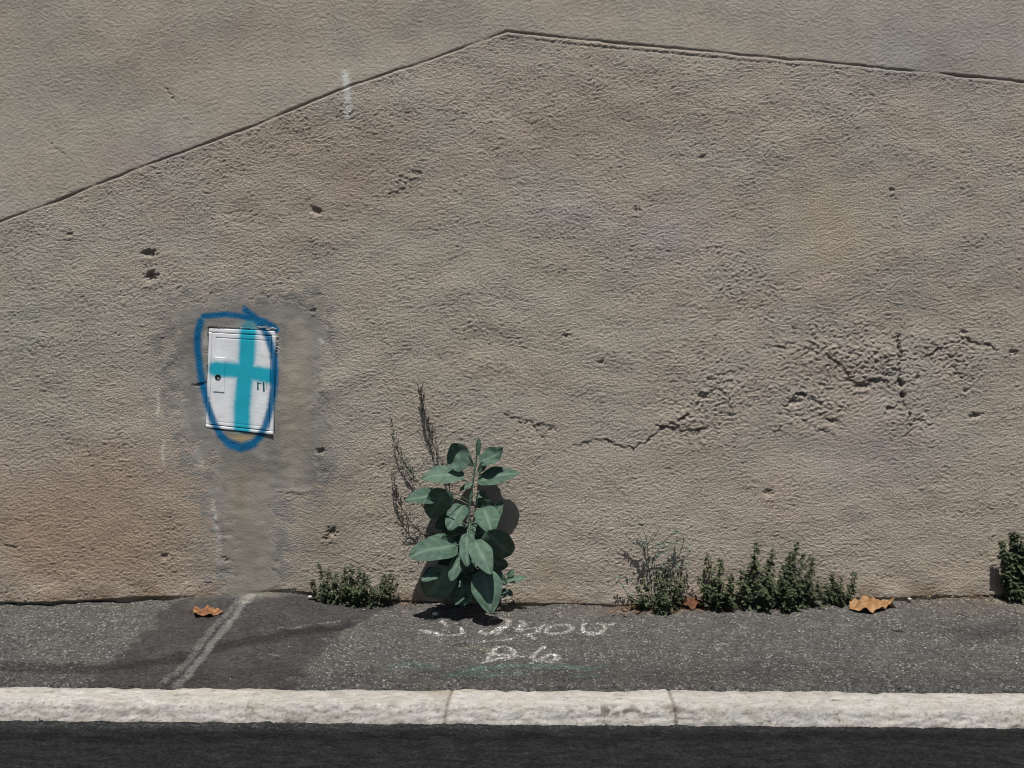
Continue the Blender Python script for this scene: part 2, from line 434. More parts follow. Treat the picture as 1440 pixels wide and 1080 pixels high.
crack([(202, 368), (208, 378), (220, 366), (212, 352)], 0.006, 0.004, 0.0)
crack([(268, 545), (292, 536), (300, 545)], 0.009, 0.005, 0.002)
crack([(258, 828), (290, 820), (318, 820), (322, 838)], 0.010, 0.004, 0.001)
crack([(398, 826), (425, 832), (445, 838)], 0.010, 0.004, 0.001)
crack([(376, 680), (390, 694), (420, 696), (446, 694)], 0.005, 0.004, 0.001)
for p in [(209, 356, 10, 5, .020), (212, 389, 9, 7, .022), (446, 297, 9, 5, .016, 20), (467, 748, 7, 6, .018, -35), (459, 757, 4, 3, .012), (450, 635, 6, 4, .014), (97, 329, 5, 3, .01),
          (1372, 585, 9, 3.5, .016, -8), (1265, 540, 6, 5, .014), (1268, 556, 6, 4, .012), (1290, 532, 4, 4, .010), (1355, 467, 5, 4, .011), (1425, 496, 6, 4, .010), (1357, 549, 3, 4, .010),
          (1118, 565, 8, 5, .012), (1213, 542, 10, 5, .012), (987, 557, 7, 4, .012), (895, 296, 4, 4, .008), (987, 222, 6, 3, .008), (1255, 267, 5, 3, .008), (232, 782, 4, 4, .010), (318, 785, 3, 4, .008),
          (846, 510, 3, 3, .008), (795, 473, 4, 3, .008), (1118, 462, 4, 3, .008), (1080, 693, 6, 5, .01), (585, 243, 7, 3, .008), (940, 660, 5, 2, .006), (440, 437, 3, 3, .008)]:
    pit(*p)
# loose plates that have lifted away from the masonry
H += 0.008 * blob(1200, 500, 70, 28, 10) + 0.007 * blob(1130, 590, 45, 28) + 0.006 * blob(960, 585, 60, 24, -25) + 0.006 * blob(1365, 505, 45, 22, 10) + 0.004 * blob(1250, 590, 40, 26)
H -= 0.004 * blob(1215, 552, 40, 10)
dmg = np.clip(blob(1205, 505, 95, 48, 8) + 0.9 * blob(1345, 498, 52, 28) + 0.8 * blob(1130, 578, 55, 28) + 0.6 * blob(985, 572, 60, 40, -30) + 0.45 * blob(1030, 400, 55, 60) + 0.5 * blob(1285, 590, 45, 20) + 0.35 * blob(560, 255, 40, 22), 0, 1)
flake = np.abs(n_d(X + 0.012 * n_w(X, Z), Z + 0.012 * n_w2(X, Z)))
H += 0.52 * dmg * (0.0070 * np.minimum(flake, 1.1) ** 0.6 - 0.004 - 0.006 * np.clip(n_d(X + 4, Z + 1) - 0.7, 0, 1) + 0.0025 * n_a(X, Z))
CRK = np.maximum(CRK, 0.08 * dmg * np.exp(-(flake / 0.07) ** 2))
# foot of the wall: crumbled and undercut
FOOT = [(-2000, 852), (0, 851), (100, 849), (200, 846), (260, 841), (320, 835), (400, 832), (440, 837), (560, 846), (700, 850), (860, 852), (1000, 848), (1150, 845), (1260, 842), (1440, 839), (3400, 836)]
FX = np.array([p[0] for p in FOOT], float); FY = np.array([p[1] for p in FOOT], float)
foot_y = np.interp(PX[0], FX, FY)
dfoot = foot_y[None, :] - PY                                                 # px above the pavement
H += 0.010 * sstep(34, 6, dfoot) * (0.7 + 0.5 * n_mid(X, Z * 0 + 1)) * (1 - 0.7 * patch)
H -= 0.024 * sstep(5.5 + n_mid(X, X * 0), 1.5, dfoot) * sstep(290, 190, PX)
H -= 0.012 * sstep(4, 0, dfoot) * sstep(330, 420, PX)
# recess in which the cabinet sits
CAB = [(294, 461), (388, 466), (384.5, 611), (289.5, 601)]                   # its outer corners
cabf = polyfield(X, Z, wpts(CAB), 0.05)
H = np.where(cabf > -0.002, np.minimum(H, -0.03), H)

# --- colour of the wall itself: render, stains, cement, chips and sprayed paint plus shade painted into the cracks and scored line
WALL = np.array([0.442, 0.393, 0.334])
T = np.ones(X.shape + (3,)) * WALL
def stain(mask, mul):
    global T
    T = T * (1 + mask[..., None] * (np.array(mul) - 1) * 0.8)
g = n_col(X, Z); g2 = n_col2(X, Z)
stain(np.clip(0.5 + 0.35 * g, 0, 1), (0.965, 0.985, 1.0))                       # greener and pinker drifts
stain(np.clip(0.4 - 0.4 * n_col(X + 3, Z + 2), 0, 1), (1.02, 0.98, 0.96))
stain(np.clip(g2 * 0.5, 0, 1) * (0.4 + 0.6 * lower), (0.95, 0.945, 0.945))
stain(1 - lower, (0.885, 0.905, 0.90))
for m in [(100, 30, 200, 60, (0.99, .96, .95)), (80, 120, 260, 150, (.93, .93, .92)), (150, 740, 260, 70, (.92, .88, .84)), (200, 215, 60, 22, (.86, .86, .93)), (60, 10, 60, 120, (.92, .97, .98)), (1330, 60, 170, 70, (.88, .90, .98)), (260, 60, 200, 70, (.96, .93, .92)),
          (160, 690, 190, 90, (.97, .88, .83)), (60, 760, 140, 80, (.95, .86, .80)), (200, 800, 160, 60, (.98, .91, .86)), (60, 480, 120, 90, (.95, .99, .98)), (700, 400, 160, 90, (.96, 1.0, .99)), (1165, 315, 60, 70, (1.02, .98, .90)), (940, 330, 55, 36, (.98, .98, 1.08)),
          (800, 300, 60, 20, (.98, .98, 1.08)), (1235, 635, 75, 46, (.93, .95, 1.04)), (1250, 560, 60, 40, (.98, .98, 1.0)), (900, 430, 420, 170, (1.03, 1.02, 1.02)), (1080, 720, 340, 110, (1.04, 1.01, .99)),
          (420, 250, 110, 90, (.95, .90, .86)), (520, 240, 70, 60, (.93, .89, .86)), (480, 720, 60, 60, (.86, .84, .80)), (450, 755, 40, 40, (.82, .80, .76)), (640, 460, 260, 140, (1.01, 1.02, 1.0)),
          (770, 800, 40, 24, (.84, .78, .72)), (1265, 805, 34, 18, (.82, .79, .76)), (830, 170, 150, 60, (.97, .92, .89)), (1300, 400, 200, 60, (.97, .96, .95)), (400, 470, 90, 70, (.97, .97, .98)),
          (1380, 720, 110, 90, (1.03, 1.01, .98)), (30, 400, 90, 120, (.98, 1.0, 1.0)), (560, 720, 40, 60, (.96, .94, .92))]:
    stain(blob(*m[:4]), m[4])
drip = sstep(0.2, 1.2, n_col(X * 3.2, Z * 0.35)) * sstep(1.2, 3.2, Z)
stain(drip, (.95, .95, .96))
stain(sstep(34, 2, dfoot) * np.clip(0.65 + 0.5 * g2, 0, 1) * (1 - patch), (.62, .55, .48))   # splash-back dirt at the foot
stain(sstep(90, 10, dfoot) * 0.5, (.95, .92, .89))
def over(mask, rgb):
    global T
    T = T * (1 - mask[..., None]) + np.array(rgb) * mask[..., None]
stain(CRK, (.45, .42, .40))                                                  # some dirt, and painted shade deepening the cracks and holes
stain(np.exp(-(dline / 1.4) ** 2) * (1 - patch), (.68, .65, .63))  # shade of the scored line deepened in the colour, with a dirt tint
tex = np.clip(0.75 + 0.3 * n_c(X, Z) + 0.25 * n_b(X, Z), 0, 1)
blotch = sstep(-0.5, 0.9, n_mid(X * 1.4 + 2, Z * 1.4) + 0.5 * n_c(X, Z))
over(np.clip(halo * (0.35 + 0.55 * blotch) + smear * (0.08 + 0.34 * blotch), 0, 0.85) * tex, (.275, .261, .241))
over(np.exp(-((pf - 0.015) / 0.030) ** 2) * sstep(0.2, 1.2, n_mid(X * 2.0, Z * 2.0 + 1)) * 0.5, (.40, .39, .37))                 # grey cement slurry rubbed over the render
over(patch * 0.85, (.246, .234, .212))
stain(patch * np.clip(0.5 + 0.5 * g2, 0, 1), (.86, .87, .88))
stain(patch * np.clip(0.4 + 0.6 * n_col2(X * 1.8, Z * 0.8), 0, 1), (1.10, 1.10, 1.08))
stain(patch * np.clip(0.4 + 0.45 * n_mid(X * 1.6, Z * 1.2), 0, 1), (.80, .81, .83))
stain(patch * np.clip(0.3 + 0.5 * n_c(X, Z), 0, 1), (1.12, 1.11, 1.09))
strip = patch * sstep(312, 324, PX) * sstep(388, 378, PX) * sstep(640, 670, PY)
over(strip * 0.6, (.285, .260, .208))
over(patch * blob(416, 575, 22, 125, 0, 4) * 0.75, (.325, .296, .236))
over(np.exp(-((pf + 0.02) / 0.04) ** 2) * blotch * (1 - strip) * 0.6, (.238, .230, .217))
over(patch * blob(275, 590, 22, 50) * 0.5, (.215, .216, .218))
over(patch * blob(335, 445, 70, 12) * 0.5, (.23, .23, .235))
stain(strip * blob(340, 690, 8, 24), (.95, .80, .74))
over(blob(338, 619, 22, 9, 0, 4) * 0.9, (.40, .31, .17))
for pts, w, a, c in [([(485, 104), (488, 125), (490, 142), (489, 162)], .018, .9, (.66, .67, .63)), ([(221, 547), (222, 565), (221, 584)], .006, .9, (.62, .59, .52)), ([(231, 618), (228, 634), (231, 652)], .006, .9, (.62, .59, .52)),
                     ([(300, 705), (304, 735), (309, 760), (306, 790)], .012, .55, (.50, .49, .46)), ([(275, 628), (281, 640), (286, 655)], .012, .4, (.5, .49, .46)), ([(1103, 235), (1104, 290), (1100, 345)], .030, .35, (.46, .42, .35)), ([(1398, 738), (1398, 752)], .006, .6, (.6, .58, .52)),
                     ([(450, 478), (454, 482)], .010, .8, (.58, .57, .54))]:
    sel, d, _, _ = polydist(X + 0.004 * n_b(X, Z), Z, wpts(pts), 0.08)
    m = np.zeros(X.shape); m[sel] = np.clip(1.3 * np.exp(-(d / w) ** 2) * (0.85 + 0.4 * n_b(X[sel] * 1.3, Z[sel])), 0, 1) * a
    over(m, c)
mm = np.clip(blob(290, 478, 6, 22) + blob(390, 490, 4, 18) + blob(289, 560, 5, 30), 0, 1) * 0.6
over(mm * tex, (.52, .51, .5))                                                 # white paint smudged beside the frame

BLUE, TEAL = (0.001, 0.128, 0.285), (0.001, 0.370, 0.500)
LOOP = [(283, 452), (278.5, 468), (277.5, 490), (280, 515), (284, 540), (291, 567), (301, 594), (311, 613), (324, 626), (338, 630.5), (352, 627), (365, 615), (374.5, 598), (381, 576), (385, 550), (387, 522), (385, 497), (378, 474), (368, 457), (356, 445), (346, 437)]
TOPSTROKE = [(287, 445), (300, 443.5), (318, 442), (336, 444), (352, 447.5), (370, 451), (384, 459), (389, 464)]
CROSS_V = [(349.5, 464), (349, 474), (348, 500), (344, 540), (341, 575), (341, 603)]
CROSS_H = [(304, 519), (330, 520.5), (350, 523), (372, 527), (388, 530)]
def paint_masks(X, Z, jit):
    def m(pts, r, soft):
        out = np.zeros(X.shape)
        sel, d, _, run = polydist(X, Z, wpts(pts), 0.09)
        out[sel] = sstep(r + soft, r - soft, d + jit[sel])
        return out
    blue = np.maximum(m(LOOP, .0195, .012), m(TOPSTROKE, .0150, .009))
    blue = np.maximum(blue, 0.30 * np.maximum(m(LOOP, .024, .015), m(TOPSTROKE, .016, .012)))
    blue = np.maximum(blue, m([(320, 622), (338, 629), (356, 624)], .0240, .016))
    blue = np.maximum(blue, 0.75 * m([(344, 432), (350, 440), (362, 448)], .011, .009))
    teal = np.maximum(m(CROSS_V, .0470, .017), m(CROSS_H, .0425, .016))
    teal = np.maximum(teal, m([(352, 446), (350, 462)], .026, .016))
    teal = np.maximum(teal, 0.35 * np.maximum(m(CROSS_V, .060, .024), m(CROSS_H, .052, .020)))
    return blue, teal
bl, te = paint_masks(X, Z, 0.0015 * n_b(X, Z))
te = te * sstep(436, 450, PY) * sstep(392, 386, PX)
te = te * sstep(612, 604, PY)
grip = np.clip(0.99 + 0.05 * n_b(X, Z), 0, 1)
over(te * 0.6 * grip, TEAL)
over(np.clip(bl * 1.06, 0, 1) * grip, BLUE)
T = np.clip(T, 0.01, 0.8)

wall = empty("wall", (0, 0, 0))
tag(wall, "rough beige rendered wall with a scored angled line and cracks behind the pavement", "wall")
Y = -H
Y[-1, :] = 0.05                                                               # turned in at the top
fy = 0.25 * (dline[:-1, :-1] + dline[1:, :-1] + dline[:-1, 1:] + dline[1:, 1:])
fp = 0.25 * (patch[:-1, :-1] + patch[1:, :-1] + patch[:-1, 1:] + patch[1:, 1:])
up = fy < 0; pa = (fp > 0.5) & ~up
o = grid_obj("upper_render", X, Y, Z, M_FINE, wall, T, facemask=up); tag(o, "smoother greyer render above the scored line")
o = grid_obj("lower_render", X, Y, Z, M_ROUGH, wall, T, facemask=~up & ~pa); tag(o, "coarse lumpy render below the scored line")
o = grid_obj("cement_patch", X, Y, Z, M_CEMENT, wall, T, facemask=pa); tag(o, "grey cement repair round the cabinet and down to the pavement")
def box(x0, x1, y0, y1, z0, z1):
    v = [(x, y, z) for z in (z0, z1) for y in (y0, y1) for x in (x0, x1)]
    f = [(0, 2, 3, 1), (4, 5, 7, 6), (0, 1, 5, 4), (2, 6, 7, 3), (0, 4, 6, 2), (1, 3, 7, 5)]
    return v, f
mesh_obj("masonry", *box(-8, 8, 0.048, 0.42, -0.3, 4.597), M_CORE, wall, smooth=False)

# ------------------------------------------------------------------ ground, pavement, kerb, road
v, f = box(-150, 150, -150, 150, -0.6, -0.115)
tag(mesh_obj("ground", v, f, M_GROUND, smooth=False), kind="structure")

def kerb_back(x): return -0.957 - 0.0104 * x                      # y of the pavement's front edge
def kerb_front(x): return kerb_back(x) - 0.150 - 0.004 * x
gx = axis(-3.0, 3.0, 0.0058, -8.0, 8.0, 0.06)
gv = np.linspace(0, 1, 170)
GX, GV = np.meshgrid(gx, gv)
edge = kerb_back(GX) + 0.004 * n_mid(GX, GX * 0) + 0.0025 * n_c(GX, GX * 0 + 2)
GY = 0.05 + (edge - 0.05) * GV
base_z = np.interp(GX * S + 720.0, FX, (848 - FY) / S)
GZ = base_z * np.clip(1 - GV * 1.15, 0, 1)
p_a = Noise(0.022, 0.022, seed=21, sharp=1.2); p_b = Noise(0.2, 0.14, seed=22, sharp=1.0); p_c = Noise(0.5, 0.35, seed=23, sharp=1.0)
GPX = GX * F / (GY + CAM_D) + 720.0; GPY = HZ + F * CAM_H / (GY + CAM_D)       # only to read positions off the plan
TRENCH = [(246, 852), (212, 884), (150, 940), (120, 975), (400, 975), (415, 955), (440, 925), (475, 893), (520, 870), (560, 850), (440, 828), (320, 830)]
tr = polyfield(GX + 0.02 * p_b(GX, GY), GY + 0.015 * p_b(GY, GX), [G(*p) for p in TRENCH], 0.06)
trench = sstep(-0.02, 0.02, tr)
PH = 0.0016 * p_a(GX, GY) * (1 - 0.75 * trench) + 0.003 * p_b(GX, GY) + 0.004 * p_c(GX, GY) - 0.002 * trench
GZ = GZ + PH - 0.045 * (GV > 0.999)
GT = np.ones(GX.shape + (3,)) * np.array([0.102, 0.0995, 0.094])
def gstain(m, mul):
    global GT
    GT = GT * (1 + m[..., None] * (np.array(mul) - 1))
def gover(m, rgb):
    global GT
    GT = GT * (1 - m[..., None]) + np.array(rgb) * m[..., None]
def gblob(px, py, rx, ry):
    return np.exp(-(((GPX - px) / rx) ** 2 + ((GPY - py) / ry) ** 2))
gstain(np.clip(0.5 + 0.5 * p_b(GX, GY), 0, 1), (.88, .88, .88))
gstain(np.clip(0.5 + 0.5 * p_c(GX + 2, GY), 0, 1), (1.12, 1.10, 1.07))
gstain(trench, (.74, .74, .76))
gstain(sstep(0.03, 0.0, np.abs(tr)) * (1 - trench) * 0.5, (.8, .8, .8))
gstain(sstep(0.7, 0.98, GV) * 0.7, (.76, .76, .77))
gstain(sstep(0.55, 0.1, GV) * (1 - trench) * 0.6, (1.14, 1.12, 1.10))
gstain(gblob(1000, 945, 240, 14) + gblob(700, 950, 160, 10), (.80, .80, .81))
gstain(gblob(1390, 892, 70, 13) * 0.9, (.62, .62, .63))
gstain(gblob(1345, 925, 45, 8) * 0.7, (.75, .75, .76))
gstain(gblob(1380, 852, 90, 12), (1.15, 1.05, .95))
gover(np.clip(gblob(920, 852, 90, 8) + gblob(560, 846, 22, 5) + 0.5 * gblob(1320, 846, 130, 4), 0, 1) * np.clip(0.5 + 0.5 * p_a(GX, GY), 0, 1) * 0.8, (.14, .085, .055))
gover(np.clip(gblob(330, 842, 110, 9), 0, 1) * np.clip(0.35 + 0.4 * p_b(GX * 2, GY * 2), 0, 1), (.20, .185, .16))
gover(np.clip(gblob(360, 846, 45, 6), 0, 1) * 0.7, (.30, .29, .26))
def gstroke(pts, w, rgb, a, ragged=0.5, soft=0.5, crop=True):
    P = [G(560 + x / 4.235, 840 + y / 4.235) for x, y in pts] if crop else [G(*p) for p in pts]
    sel, d, _, run = polydist(GX + 0.003 * p_a(GX, GY), GY + 0.003 * p_a(GY, GX), P, w * 3 + 0.02)
    m = np.zeros(GX.shape)
    m[sel] = np.clip(sstep(w * (1 + soft), w * (1 - soft), d) * np.clip(1 - ragged + ragged * (0.6 + 0.9 * p_a(GX[sel] * 1.3, GY[sel] * 1.3)), 0, 1), 0, 1) * a
    gover(m, rgb)
CH = (.42, .41, .38)
gstroke([(0, 936), (70, 940), (130, 941), (200, 934), (260, 923), (310, 914), (380, 903), (440, 893), (490, 882)], .040, (.034, .034, .035), .8, .1, .6, False)
gstroke([(352, 848), (322, 885), (290, 918), (256, 955), (250, 963)], .018, (.235, .23, .215), .75, .35, .5, False)
gstroke([(340, 852), (305, 885), (272, 920), (238, 953), (231, 960)], .016, (.20, .195, .18), .65, .45, .5, False)
gstroke([(362, 843), (352, 850), (345, 858)], .028, (.34, .33, .30), .8, .4, .5, False)
gstroke([(392, 892), (420, 887), (450, 882), (478, 878)], .006, (.30, .29, .27), .6, .7, .5, False)
gstroke([(382, 921), (392, 921)], .006, (.34, .33, .31), .7, .2, .5, False)
for pts, w in [([(135, 195), (190, 215), (260, 225), (335, 226), (380, 212), (388, 192), (366, 176)], .011), ([(262, 142), (288, 165)], .010), ([(320, 160), (350, 152)], .006),
               ([(560, 122), (612, 117), (658, 130), (655, 160), (628, 185), (585, 210)], .012), ([(490, 190), (530, 214), (585, 190), (640, 172)], .011),
               ([(738, 138), (757, 150), (732, 166), (716, 192)], .015), ([(690, 180), (760, 178), (856, 157)], .005), ([(856, 155), (835, 185), (826, 206), (775, 212), (752, 222), (790, 228), (812, 242)], .012),
               ([(885, 205), (880, 185), (905, 166), (950, 156), (1005, 150), (1035, 165), (1025, 190), (985, 210), (930, 217), (890, 210)], .011),
               ([(1112, 148), (1095, 172), (1105, 198), (1150, 207), (1200, 195), (1232, 168), (1222, 148), (1190, 145)], .0115), ([(1255, 148), (1275, 144)], .010),
               ([(505, 388), (530, 365), (545, 350), (560, 318), (600, 298), (650, 294), (685, 312), (695, 340), (735, 348)], .011), ([(530, 335), (600, 340), (690, 330), (640, 358), (575, 362), (540, 375)], .009),
               ([(640, 375), (690, 360)], .008), ([(872, 292), (838, 308), (806, 338), (788, 362), (835, 378), (900, 380), (943, 362), (945, 342), (905, 334), (862, 348), (815, 384)], .011),
               ([(485, 275), (560, 262)], .008), ([(585, 252), (690, 234)], .006)]:
    gstroke(pts, w, CH, .88, .75)
TL = (.085, .135, .125)
for pts, w, a in [([(-40, 415), (60, 412), (200, 408)], .020, .5), ([(440, 425), (640, 412), (820, 410), (1000, 405), (1150, 412), (1220, 410)], .018, .75), ([(1030, 470), (1200, 468)], .014, .5), ([(300, 470), (480, 460), (760, 450)], .02, .4), ([(330, 450), (400, 440), (480, 432)], .022, .45)]:
    gstroke(pts, w, TL, a, .6, .6)
gstroke([(400, 300), (450, 296), (520, 310)], .02, (.26, .25, .17), .35, .6, .7)
gstroke([(330, 284), (395, 280)], .010, (.035, .035, .036), .8, .3)
gstroke([(1255, 889), (1266, 889)], .010, (.02, .02, .02), .95, .1, .4, False)
coarse = (1 - 0.82 * trench) * np.clip(0.85 + 0.3 * p_b(GX, GY), 0.3, 1.3)
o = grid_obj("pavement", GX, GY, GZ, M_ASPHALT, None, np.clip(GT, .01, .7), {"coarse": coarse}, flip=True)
tag(o, "worn grey asphalt pavement with chalk figures and a darker trench patch", kind="structure")

# kerb stones
ROAD_Z = -0.082
kerb = empty("kerb", (0, -1.0, 0)); tag(kerb, "whitish limestone kerb between pavement and road", kind="structure")
def kx(px): return (px - 720.0) * 3.13 / F
joints = [-7.9, -7.0, -6.05, -5.1, -4.2, -3.25, kx(-130), kx(65), kx(352), kx(631), kx(945), kx(1168), kx(1480), 3.15, 4.1, 5.0, 5.95, 6.9, 7.9]
k_a = Noise(0.07, 0.05, seed=31, sharp=1.0); k_b = Noise(0.022, 0.016, seed=32, sharp=1.0); k_c = Noise(0.3, 0.2, seed=33, sharp=1.0)
for n in range(len(joints) - 1):
    x0, x1 = joints[n], joints[n + 1]
    near = x1 > -3.0 and x0 < 3.0
    step = 0.006 if near else 0.05
    us = np.linspace(0, 1, max(8, int((x1 - x0) / step)))
    # profile: under the pavement, the top, the worn nosing, the face down into the road
    amax, rad = R(62), 0.035
    L1, L2, L3 = 0.050 + 0.088, rad * amax, 0.105
    ss = np.linspace(0, L1 + L2 + L3, 58 if near else 20)
    U, SS = np.meshgrid(us, ss)
    KX = x0 + (x1 - x0) * U
    ang = np.clip((SS - L1) / rad, 0, amax)
    down = np.clip(SS - L1 - L2, 0, None)
    yy = -np.minimum(SS, L1) - rad * np.sin(ang) - down * math.cos(amax)
    zz = -rad * (1 - np.cos(ang)) - down * math.sin(amax)
    ny, nz = -np.sin(ang), np.cos(ang)
    dpx = KX * F / 3.13 + 720
    wob = 0.0007 * k_c(KX, SS + n * 3.1) + 0.0006 * k_a(KX, SS + n * 1.7) + 0.0004 * k_b(KX, SS)
    facew = sstep(L1 - 0.01, L1 + 0.035, SS)
    wob = wob + facew * (0.0020 * np.minimum(k_a(KX * 0.6, SS * 1.2 + 5 + n), 0.6) - 0.0018 * np.abs(k_b(KX * .7, SS + 2)) + 0.0010 * k_c(KX, SS * 0 + 3))
    endd = np.minimum(U, 1 - U) * (x1 - x0)
    strong = np.where(U < .5, 1.0 if n in (9, 10) else 0.12, 1.0 if n in (8, 9) else 0.12)
    wob = wob - strong * 0.006 * np.exp(-(endd / 0.006) ** 2)
    slant = -0.03 * sstep(0.03, 0.22, SS) * (1 if n in (8, 9) else 0.3)
    sl0 = -0.10 if n == 9 else 0.0; sl1 = -0.10 if n == 8 else 0.0             # one joint runs at a slant
    KXs = KX + (SS - 0.12) * (sl0 * (1 - U) + sl1 * U)
    widen = (-0.004 * KX)                                                     # kerb grows a little deeper to the right
    KYw = kerb_back(KX) + 0.050 + yy + ny * wob + widen * 1.25 * np.clip(SS / L1, 0, 1)
    KZw = -0.016 + (0.002 - 0.010 * np.clip(SS / L1, 0, 1)) * 0.5 + zz + nz * wob - 0.004 * np.clip(KX, -2, 3) * facew * 0.3
    KT = np.ones(KX.shape + (3,)) * np.array([0.452, 0.434, 0.405]) * (0.96 + 0.05 * ((n * 37) % 5) / 2)
    def kst(m, mul):
        global KT
        KT = KT * (1 + m[..., None] * (np.array(mul) - 1))
    kst(np.clip(0.4 * k_c(KX * 1.5, SS * 1.5 + n), 0, 1), (.86, .84, .80))
    kst(np.clip(0.35 * k_c(KX + 2, SS + n), 0, 1), (1.0, .97, .93))
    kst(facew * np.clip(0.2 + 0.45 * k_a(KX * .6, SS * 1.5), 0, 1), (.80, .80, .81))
    kst(facew * sstep(0.6, 1.6, k_b(KX, SS)), (.6, .58, .55))
    kst(sstep(0.9, 1.8, k_a(KX * 1.5 + 1, SS * 2)) * 0.7, (.72, .69, .66))
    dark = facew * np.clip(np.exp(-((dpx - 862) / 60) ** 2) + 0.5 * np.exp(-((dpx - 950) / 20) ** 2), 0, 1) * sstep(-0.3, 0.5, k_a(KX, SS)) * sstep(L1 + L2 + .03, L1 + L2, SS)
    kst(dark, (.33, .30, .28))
    for qx, qs, rx1, rs1, mul in [(612, .075, 22, .035, (.86, .82, .76)), (796, .10, 5, .006, (.3, .3, .3)), (872, .105, 6, .005, (.35, .33, .3)), (1172, .105, 12, .004, (.3, .3, .3)), (1222, .103, 4, .005, (.3, .3, .3)), (60, .08, 8, .006, (.4, .38, .36)), (250, .10, 14, .004, (.5, .48, .45)), (940, .16, 10, .02, (.6, .56, .52)),
                                  (330, .09, 120, .05, (.94, .92, .88)), (1330, .14, 60, .02, (.84, .83, .82)), (1115, .17, 40, .015, (.7, .7, .7)), (180, .19, 70, .012, (.72, .70, .68)), (450, .20, 60, .012, (.74, .72, .70))]:
        kst(np.exp(-((dpx + 3 * k_b(KX, SS) - qx) / rx1) ** 2 - ((SS + .004 * k_b(SS, KX) - qs) / rs1) ** 2), mul)
    kst(sstep(1.3, 2.1, k_b(KX * 1.3 + 3, SS * 2.0)), (.62, .60, .58))
    kst(np.exp(-(endd / 0.007) ** 2) * strong, (.62, .58, .54))
    kst(np.exp(-((SS - 0.05) / 0.010) ** 2), (.85, .83, .8))
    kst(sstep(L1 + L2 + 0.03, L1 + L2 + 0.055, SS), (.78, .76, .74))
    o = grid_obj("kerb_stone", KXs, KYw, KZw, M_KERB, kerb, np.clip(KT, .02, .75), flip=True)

# road
rx_ = axis(-3.0, 3.0, 0.012, -40.0, 40.0, 0.8)
ry_ = np.concatenate([np.arange(-1.02, -1.75, -0.010), np.arange(-1.75, -12.0, -0.25)])
RX, RY = np.meshgrid(rx_, ry_)
RZ = ROAD_Z + 0.0012 * p_a(RX, RY) * (np.abs(RX) < 3.05) * (RY > -1.8) + 0.001 * p_b(RX, RY) + 0.010 * (-(RY + 1.1)) * 0.6
RT = np.ones(RX.shape + (3,)) * np.array([0.0205, 0.0206, 0.0210])
band = np.exp(-((RY + 1.19 + 0.012 * p_c(RX, RX * 0)) / 0.030) ** 2)
RT = RT * (1 + np.clip(0.3 * p_b(RX, RY * 3), -0.4, 0.5)[..., None] * 0.5) * (1 - 0.35 * band)[..., None]
RT = RT * (1 + 0.5 * sstep(-1.16, -1.10, RY))[..., None]
o = grid_obj("road", RX, RY, RZ, M_ROAD, None, np.clip(RT, .012, .2), {"coarse": 0.30 + 0.5 * sstep(-1.16, -1.10, RY)}, flip=False)
tag(o, "dark smooth asphalt road in front of the kerb", kind="structure")

# ------------------------------------------------------------------ meter cabinet let into the wall
cab = empty("meter_cabinet", (*[0, 0], 0))
c0 = W(*CAB[0]); c1 = W(*CAB[1]); c2 = W(*CAB[2]); c3 = W(*CAB[3])
cab.location = (0.5 * (c2[0] + c3[0]), 0, 0.5 * (c2[1] + c3[1]))
tag(cab, "white metal meter cabinet sprayed with a teal cross and a blue loop", "meter cabinet")
def cabpt(u, w):                                             # u to the right, w downwards, both 0..1 -> x, z and how far it stands out
    top = (c0[0] + (c1[0] - c0[0]) * u, c0[1] + (c1[1] - c0[1]) * u)
    bot = (c3[0] + (c2[0] - c3[0]) * u, c3[1] + (c2[1] - c3[1]) * u)
    return top[0] + (bot[0] - top[0]) * w, top[1] + (bot[1] - top[1]) * w, 0.002 + 0.006 * u + 0.002 * w * u
def cab_tint(X, Z, base):
    jit = 0.0012 * k_a(X * 2, Z * 2)
    bl, te = paint_masks(X, Z, jit)
    t = np.ones(X.shape + (3,)) * np.array(base)
    t *= (1 - 0.05 * np.clip(k_c(X * 2, Z * 2), 0, 1) - 0.08 * sstep(0.8, 1.8, k_a(X * 0.7, Z * 2)))[..., None]
    for m, c in ((te * 0.97, TEAL), (bl * 0.96, BLUE)):
        t = t * (1 - m[..., None]) + np.array(c) * m[..., None]
    for pts, w in [([(363.5, 538), (363.5, 548)], .0045), ([(371.5, 538), (372, 550)], .005), ([(363, 538.5), (368, 539.5)], .003), ([(376, 537), (376, 548)], .0012)]:
        sel, d, _, _ = polydist(X, Z, wpts(pts), .03)
        m = np.zeros(X.shape); m[sel] = sstep(w * 1.3, w * .6, d)
        t = t * (1 - m[..., None]) + np.array((.012, .09, .12)) * m[..., None]
    return np.clip(t, .005, .85)
def cab_patch(name, u0, u1, w0, w1, lift, parent, base, nu=60, nw=90, relief=None, depth=0.03):
    """a panel with turned-back edges, following the cabinet's own slant"""
    us = np.concatenate([[u0], np.linspace(u0, u1, nu), [u1]]); ws = np.concatenate([[w0], np.linspace(w0, w1, nw), [w1]])
    U, Wv = np.meshgrid(us, ws)
    x, z, o_ = cabpt(U, Wv)
    o_ = o_ + lift + (relief(U, Wv) if relief else 0)
    rim = np.zeros(U.shape, bool); rim[0, :] = rim[-1, :] = True; rim[:, 0] = rim[:, -1] = True
    near1 = np.zeros(U.shape, bool); near1[1, :] = near1[-2, :] = True; near1[:, 1] = near1[:, -2] = True
    o_ = np.where(rim, o_ - depth, np.where(near1, o_ - 0.0012, o_))
    return grid_obj(name, x, -o_, z, M_DOOR, parent, cab_tint(x, z, base), flip=True)
WHITE = (.80, .81, .83)
fr_l, fr_r, fr_t, fr_b = 0.045, 0.052, 0.042, 0.030
frame = cab_patch("frame", 0, 1, 0, fr_t, 0.0, cab, WHITE, 60, 6)
